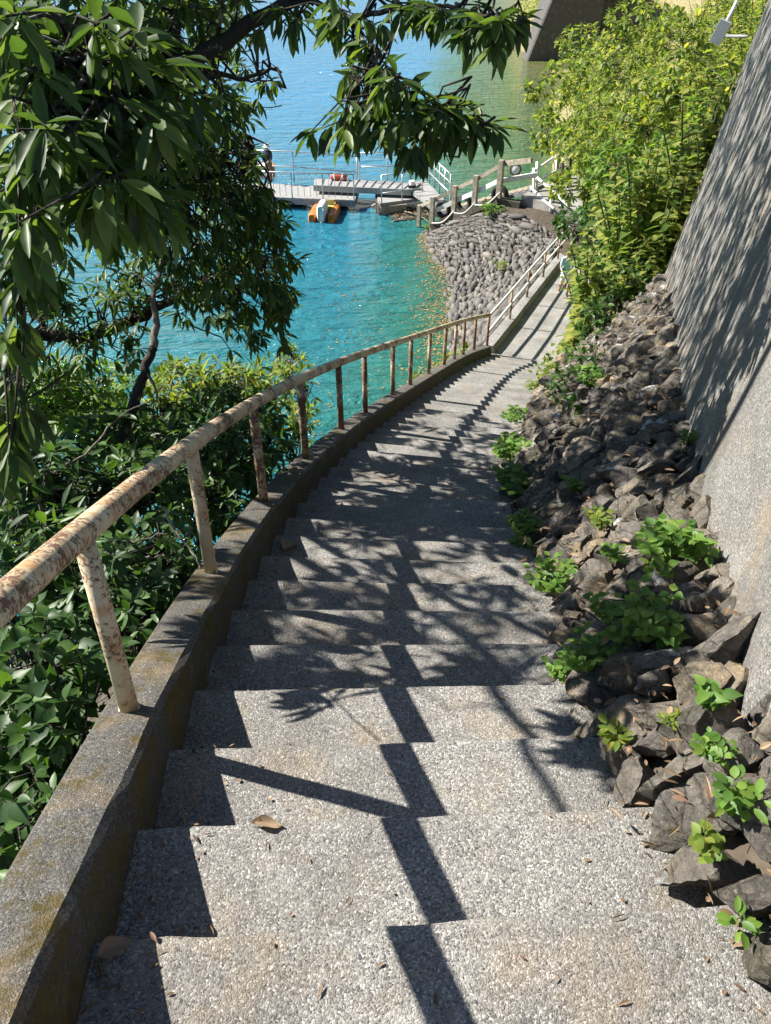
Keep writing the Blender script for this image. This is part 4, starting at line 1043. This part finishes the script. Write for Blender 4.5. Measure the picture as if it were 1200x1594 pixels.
tag(rp.build('mooring_rope', M['rope'], smooth=True), 'thick white rope slung between the timber fence posts', 'rope')
ra = empty('wooden_ramp', Vector((4, 31.5, -9.2)), 'narrow stepped ramp behind the timber fence', 'ramp')
A0, A1 = G(690, 328, -9.9), G(838, 290, -8.3)
b = MB(); dv = (A1 - A0); sd = Vector((dv.y, -dv.x, 0)).normalized() * -.55; 
quad = [A0 - sd, A0 + sd, A1 + sd, A1 - sd]; b.add(quad + [p - Vector((0, 0, .14)) for p in quad], [(0,1,2,3),(7,6,5,4),(0,4,5,1),(1,5,6,2),(2,6,7,3),(3,7,4,0)]); b.build('deck', M['deck_side'], ra)
b = MB()
for i in range(1, 16): p = A0.lerp(A1, i / 16) + Vector((0, 0, .03)); b.bar(p - sd, p + sd, .10, .05)
b.build('treads', M['timber'], ra)
for i, f in enumerate((.12, .35, .72)):
    ty = MB(); c = A0.lerp(A1, f) - sd * 1.35 + Vector((0, 0, .12)); n = 14; rows = []
    ax = dv.cross(Vector((0, 0, 1))).normalized(); e1 = Vector((0, 0, 1)); e2 = ax.cross(e1)
    for a in range(n + 1):
        th = 2 * pi * a / n; rd = e1 * cos(th) + e2 * sin(th); rows.append([c + rd * (.27 + .10 * cos(2 * pi * q / 8)) + ax * (.10 * sin(2 * pi * q / 8)) for q in range(9)])
    ty.grid(rows); tag(ty.build('old_tyre', M['rubber'], smooth=True), ('black tyre fender at the foot of the stepped ramp', 'black tyre fender midway along the stepped ramp', 'black tyre fender near the top of the stepped ramp')[i], 'tyre')
ld = empty('landing_slab', G(870, 285, -8.45), 'concrete landing slab at the top of the stepped ramp', 'landing')
b = MB(); quad_slab(b, [G(812, 305, -8.4), G(838, 283, -8.3), G(905, 268, -8.3), G(905, 345, -8.7)], -8.4, .5); b.build('slab', M['path'], ld)
hr = empty('white_handrail', G(840, 290, -8.3), 'white pipe handrails around the landing above the ramp', 'handrail')
def hp(u, v, dd): return P(u, v, dd)
D = 30.2
for pts_ in ([(829, 268, D), (865, 243, D+.5), (895, 235, D+.8)], [(833, 282, D), (866, 266, D+.4), (895, 250, D+.8)], [(829, 270, D), (862, 300, D-1.2), (886, 322, D-2.4)], [(826, 292, D), (850, 315, D-1), (862, 325, D-1.6)]):
    b = MB(); b.tube([hp(*q) for q in pts_], .045, 8); b.build('rail', M['white_pipe'], hr, smooth=True)
for (u, v0, v1, dd) in ((831, 262, 312, D), (836, 252, 300, D+.1), (866, 243, 285, D+.4), (858, 296, 330, D-1.1)):
    b = MB(); b.tube([hp(u, v0, dd), hp(u - 1, v1, dd)], .05, 8); b.build('post', M['white_pipe'], hr, smooth=True)
for i, (u, v0, v1, dd, lab) in enumerate(((886, 232, 300, 30.8, 'dark timber stake behind the white handrail'), (874, 255, 298, 30.3, 'shorter dark timber stake beside the handrail corner'), (868, 225, 270, 31.5, 'dark timber stake standing farthest behind the handrail'))):
    b = MB(); a, c = P(u, v0, dd), P(u - 1, v1, dd); b.tube([c, a], .10, 8); tag(b.build('timber_stake', M['timber_dark'], smooth=True), lab, 'stake')
mr = empty('round_mirror', P(802, 264, 30.3), 'round brown rimmed mirror lamp on the end of the timber fence rail', 'mirror')
c = P(802, 264, 30.3); ax = (Vector((0, 0, 0)) - c).normalized(); s1 = ax.orthogonal().normalized(); s2 = ax.cross(s1)
b = MB(); rows = []
for a in range(25):
    th = 2 * pi * a / 24; rd = s1 * cos(th) + s2 * sin(th); rows.append([c + rd * r + ax * z for r, z in ((.05, -.14), (.19, -.08), (.225, 0), (.215, .02), (.17, .012))])
b.grid(rows); b.build('rim', M['brown_rim'], mr, smooth=True)
b = MB(); rows = [[c + (s1 * cos(2*pi*a/24) + s2 * sin(2*pi*a/24)) * r + ax * (.03 - .05 * (r / .2) ** 2) for r in (.001, .06, .12, .185)] for a in range(25)]
b.grid(rows); b.build('glass', M['white'], mr, smooth=True)

# ------------------------------------------------------------------ far concrete structure by the shore, box on the wall end
fw_ = MB(); base = G(815, 96, WATER_Z); y = base.y
fw_.add([(base.x, y, -11.5), (base.x + 6.4, y + 2.1, -11.5), (base.x + 6.6, y + 2.3, -2.2), (base.x + 3.6, y + 1.4, -2.0), (base.x - .12, y + .1, -11.5), (base.x + 3.48, y + 1.5, -1.95), (base.x - .1, y + 2, -11.5), (base.x + 6.4, y + 12, -11.5), (base.x + 6.6, y + 12, -2.3), (base.x + 3.6, y + 10, -2.0)],
        [(0, 1, 2, 3), (4, 0, 3, 5), (6, 4, 5, 9), (3, 2, 8, 9), (5, 3, 9), (1, 7, 8, 2)])
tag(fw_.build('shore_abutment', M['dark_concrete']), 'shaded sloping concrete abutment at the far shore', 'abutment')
ub = empty('utility_box', P(1122, 52, 11.6), 'grey utility box with a white conduit at the end of the concrete wall', 'utility box')
rot = Matrix.Rotation(-.35, 3, 'Z') @ Matrix.Rotation(.35, 3, 'Y')
b = MB(); b.box(P(1121, 50, 11.9), (.16, .12, .30), rot); b.build('box', m_plain('grey_enamel', (.5, .52, .54), .5), ub)
b = MB(); b.tube([P(1130, 36, 11.9), P(1143, 10, 11.9), P(1165, -40, 12)], .025, 8); b.build('conduit', M['white_pipe'], ub, smooth=True)
b = MB(); b.tube([P(1124, 56, 11.95), Vector((4.95, 13.05, -1.45))], .02, 6); b.build('bracket', M['mesh_grey'], ub, smooth=True)

# ------------------------------------------------------------------ people
def person(label, foot_p, face, H, joints, cloth, hat):
    """one skinned body in the pose, hair or hat as a child. joints: in units of body height, x = right, y = ahead"""
    e = empty('person', foot_p, label, 'person')
    J = joints; names = list(J); me = bpy.data.meshes.new('body')
    rot = Matrix.Rotation(face, 3, 'Z')
    vs = [rot @ (Vector(J[n][0]) * H) for n in names]
    links = [('pelvis','waist'),('waist','chest'),('chest','neck'),('neck','skull'),('skull','top'),('chest','shl'),('shl','ell'),('ell','wrl'),('chest','shr'),('shr','elr'),('elr','wrr'),('pelvis','hpl'),('hpl','knl'),('knl','anl'),('anl','tol'),('pelvis','hpr'),('hpr','knr'),('knr','anr'),('anr','tor')]
    edges = [(names.index(a), names.index(b)) for a, b in links]; rad = [J[n][1] * H for n in names]
    for sfx in ('l', 'r'):             # palm, four fingers and a thumb
        wi = names.index('wr' + sfx); el = names.index('el' + sfx); d = (vs[wi] - vs[el]).normalized(); sd = d.orthogonal().normalized()
        vs.append(vs[wi] + d * .045 * H); rad.append(.014 * H); pi_ = len(vs) - 1; edges.append((wi, pi_))
        for q, ln in ((-1.5, .038), (-.5, .046), (.5, .044), (1.5, .034)):
            vs.append(vs[pi_] + d * ln * H + sd * q * .011 * H); rad.append(.0048 * H); edges.append((pi_, len(vs) - 1))
        vs.append(vs[wi] + d * .04 * H + sd * .034 * H); rad.append(.0055 * H); edges.append((wi, len(vs) - 1))
    me.from_pydata([tuple(p) for p in vs], edges, [])
    o = bpy.data.objects.new('body', me); COL.objects.link(o)
    md = o.modifiers.new('skin', 'SKIN'); md.use_smooth_shade = True
    for i, sv in enumerate(me.skin_vertices[0].data): sv.radius = (rad[i], rad[i] * (.78 if names[i] in ('pelvis','waist','chest') else 1) if i < len(names) else rad[i]); sv.use_root = (i == 0)
    o.modifiers.new('sub', 'SUBSURF').levels = 2
    dg = bpy.context.evaluated_depsgraph_get(); nm = bpy.data.meshes.new_from_object(o.evaluated_get(dg)); nm.name = 'body'
    o.modifiers.clear(); o.data = nm; nm.materials.clear()
    for m_ in cloth['mats']: nm.materials.append(M[m_])
    idx = []
    for p in nm.polygons:
        z = p.center.z / H; r = rot.inverted() @ p.center; ax = abs(r.x) / H
        idx.append(cloth['pick'](z, ax))
    nm.polygons.foreach_set('material_index', np.array(idx, dtype=np.int32)); nm.polygons.foreach_set('use_smooth', np.ones(len(idx), dtype=bool))
    o.parent = e
    # face and hair
    hd = rot @ (Vector(J['skull'][0]) * H); r = J['skull'][1] * H; fwd = rot @ Vector((0, 1, 0)); sde = rot @ Vector((1, 0, 0))
    v, f = ico(2)
    b = MB(); b.add(v * np.array((.014*H, .014*H, .016*H)) + np.array(hd + fwd * r * 1.0), f); 
    for s_ in (-1, 1): b.add(v * np.array((.010*H, .012*H, .018*H)) + np.array(hd + sde * s_ * r * .98), f)
    q = b.build('nose_and_ears', M['skin'], smooth=True, origin=(0, 0, 0)); q.parent = e
    b = MB()
    for s_ in (-1, 1): b.add(v * (.007 * H) + np.array(hd + fwd * r * .93 + sde * s_ * r * .38 + Vector((0, 0, .012*H))), f)
    b.add(v * np.array((.016*H, .006*H, .005*H)) + np.array(hd + fwd * r * .93 + Vector((0, 0, -.03*H))), f)
    q = b.build('eyes_and_mouth', M['hair'], origin=(0, 0, 0)); q.parent = e
    b = MB(); hv = v.copy(); hv[:, 2] = np.maximum(hv[:, 2], -.25)
    b.add(hv * np.array((r*1.12, r*1.12, r*1.25)) + np.array(hd - fwd * r * .16 + Vector((0, 0, r*.22))), f)
    q = b.build('hair', M['hair'], smooth=True, origin=(0, 0, 0)); q.parent = e
    if hat:
        b = MB(); rows = [[hd + (Vector((cos(2*pi*a/20), sin(2*pi*a/20), 0))) * rr_ + Vector((0, 0, zz)) for rr_, zz in ((r*2.0, r*.35), (r*1.2, r*.55), (r*1.17, r*1.25), (r*.8, r*1.6), (.001, r*1.65))] for a in range(21)]
        b.grid(rows); q = b.build('hat', M[hat], smooth=True, origin=(0, 0, 0)); q.parent = e
    return e
STAND = dict(pelvis=((0,0,.53),.085), waist=((0,0,.62),.078), chest=((0,.005,.75),.095), neck=((0,.01,.845),.034), skull=((0,.025,.915),.058), top=((0,.02,.965),.045),
  shl=((-.105,0,.80),.042), ell=((-.135,.02,.635),.030), wrl=((-.10,.13,.58),.020), shr=((.105,0,.80),.042), elr=((.135,.02,.635),.030), wrr=((.10,.13,.58),.020),
  hpl=((-.055,0,.48),.068), knl=((-.06,.01,.275),.046), anl=((-.06,-.01,.04),.028), tol=((-.065,.08,.018),.022), hpr=((.055,0,.48),.068), knr=((.06,.01,.275),.046), anr=((.06,-.01,.04),.028), tor=((.065,.08,.018),.022))
WALK = dict(STAND); WALK.update(knl=((-.05,.09,.285),.042), anl=((-.05,.06,.05),.026), tol=((-.05,.14,.03),.020), knr=((.05,-.02,.275),.042), anr=((.05,-.13,.07),.026), tor=((.05,-.07,.025),.020), wrl=((-.13,-.09,.52),.018), wrr=((.13,.13,.54),.018))
person('person in a white hat and dark jacket standing on the floating dock', G(420, 284, DZ), 2.6, 1.62, STAND, dict(mats=['skin', 'navy', 'khaki', 'rubber'], pick=lambda z, x: 3 if z < .045 else 2 if z < .53 else (1 if z < .845 and not (z < .6 and x > .085) else 0)), 'white_cloth')
fp = G(876, 462, 1); yy = 22.6
fp = ray(876, 462); q = (7.823 + CURB_H - .13*17) / (-fp.z/fp.y - .13); fp = fp / fp.y * q
person('person in pale blue top and white shorts walking along the lower path', fp + Vector((0, 0, .02)), -2.9, 1.30, WALK, dict(mats=['skin', 'pale_blue', 'white_cloth', 'hair'], pick=lambda z, x: 3 if z < .045 else (0 if z < .34 else 2 if z < .52 else 1 if z < .84 and x < .15 else 0)), None)
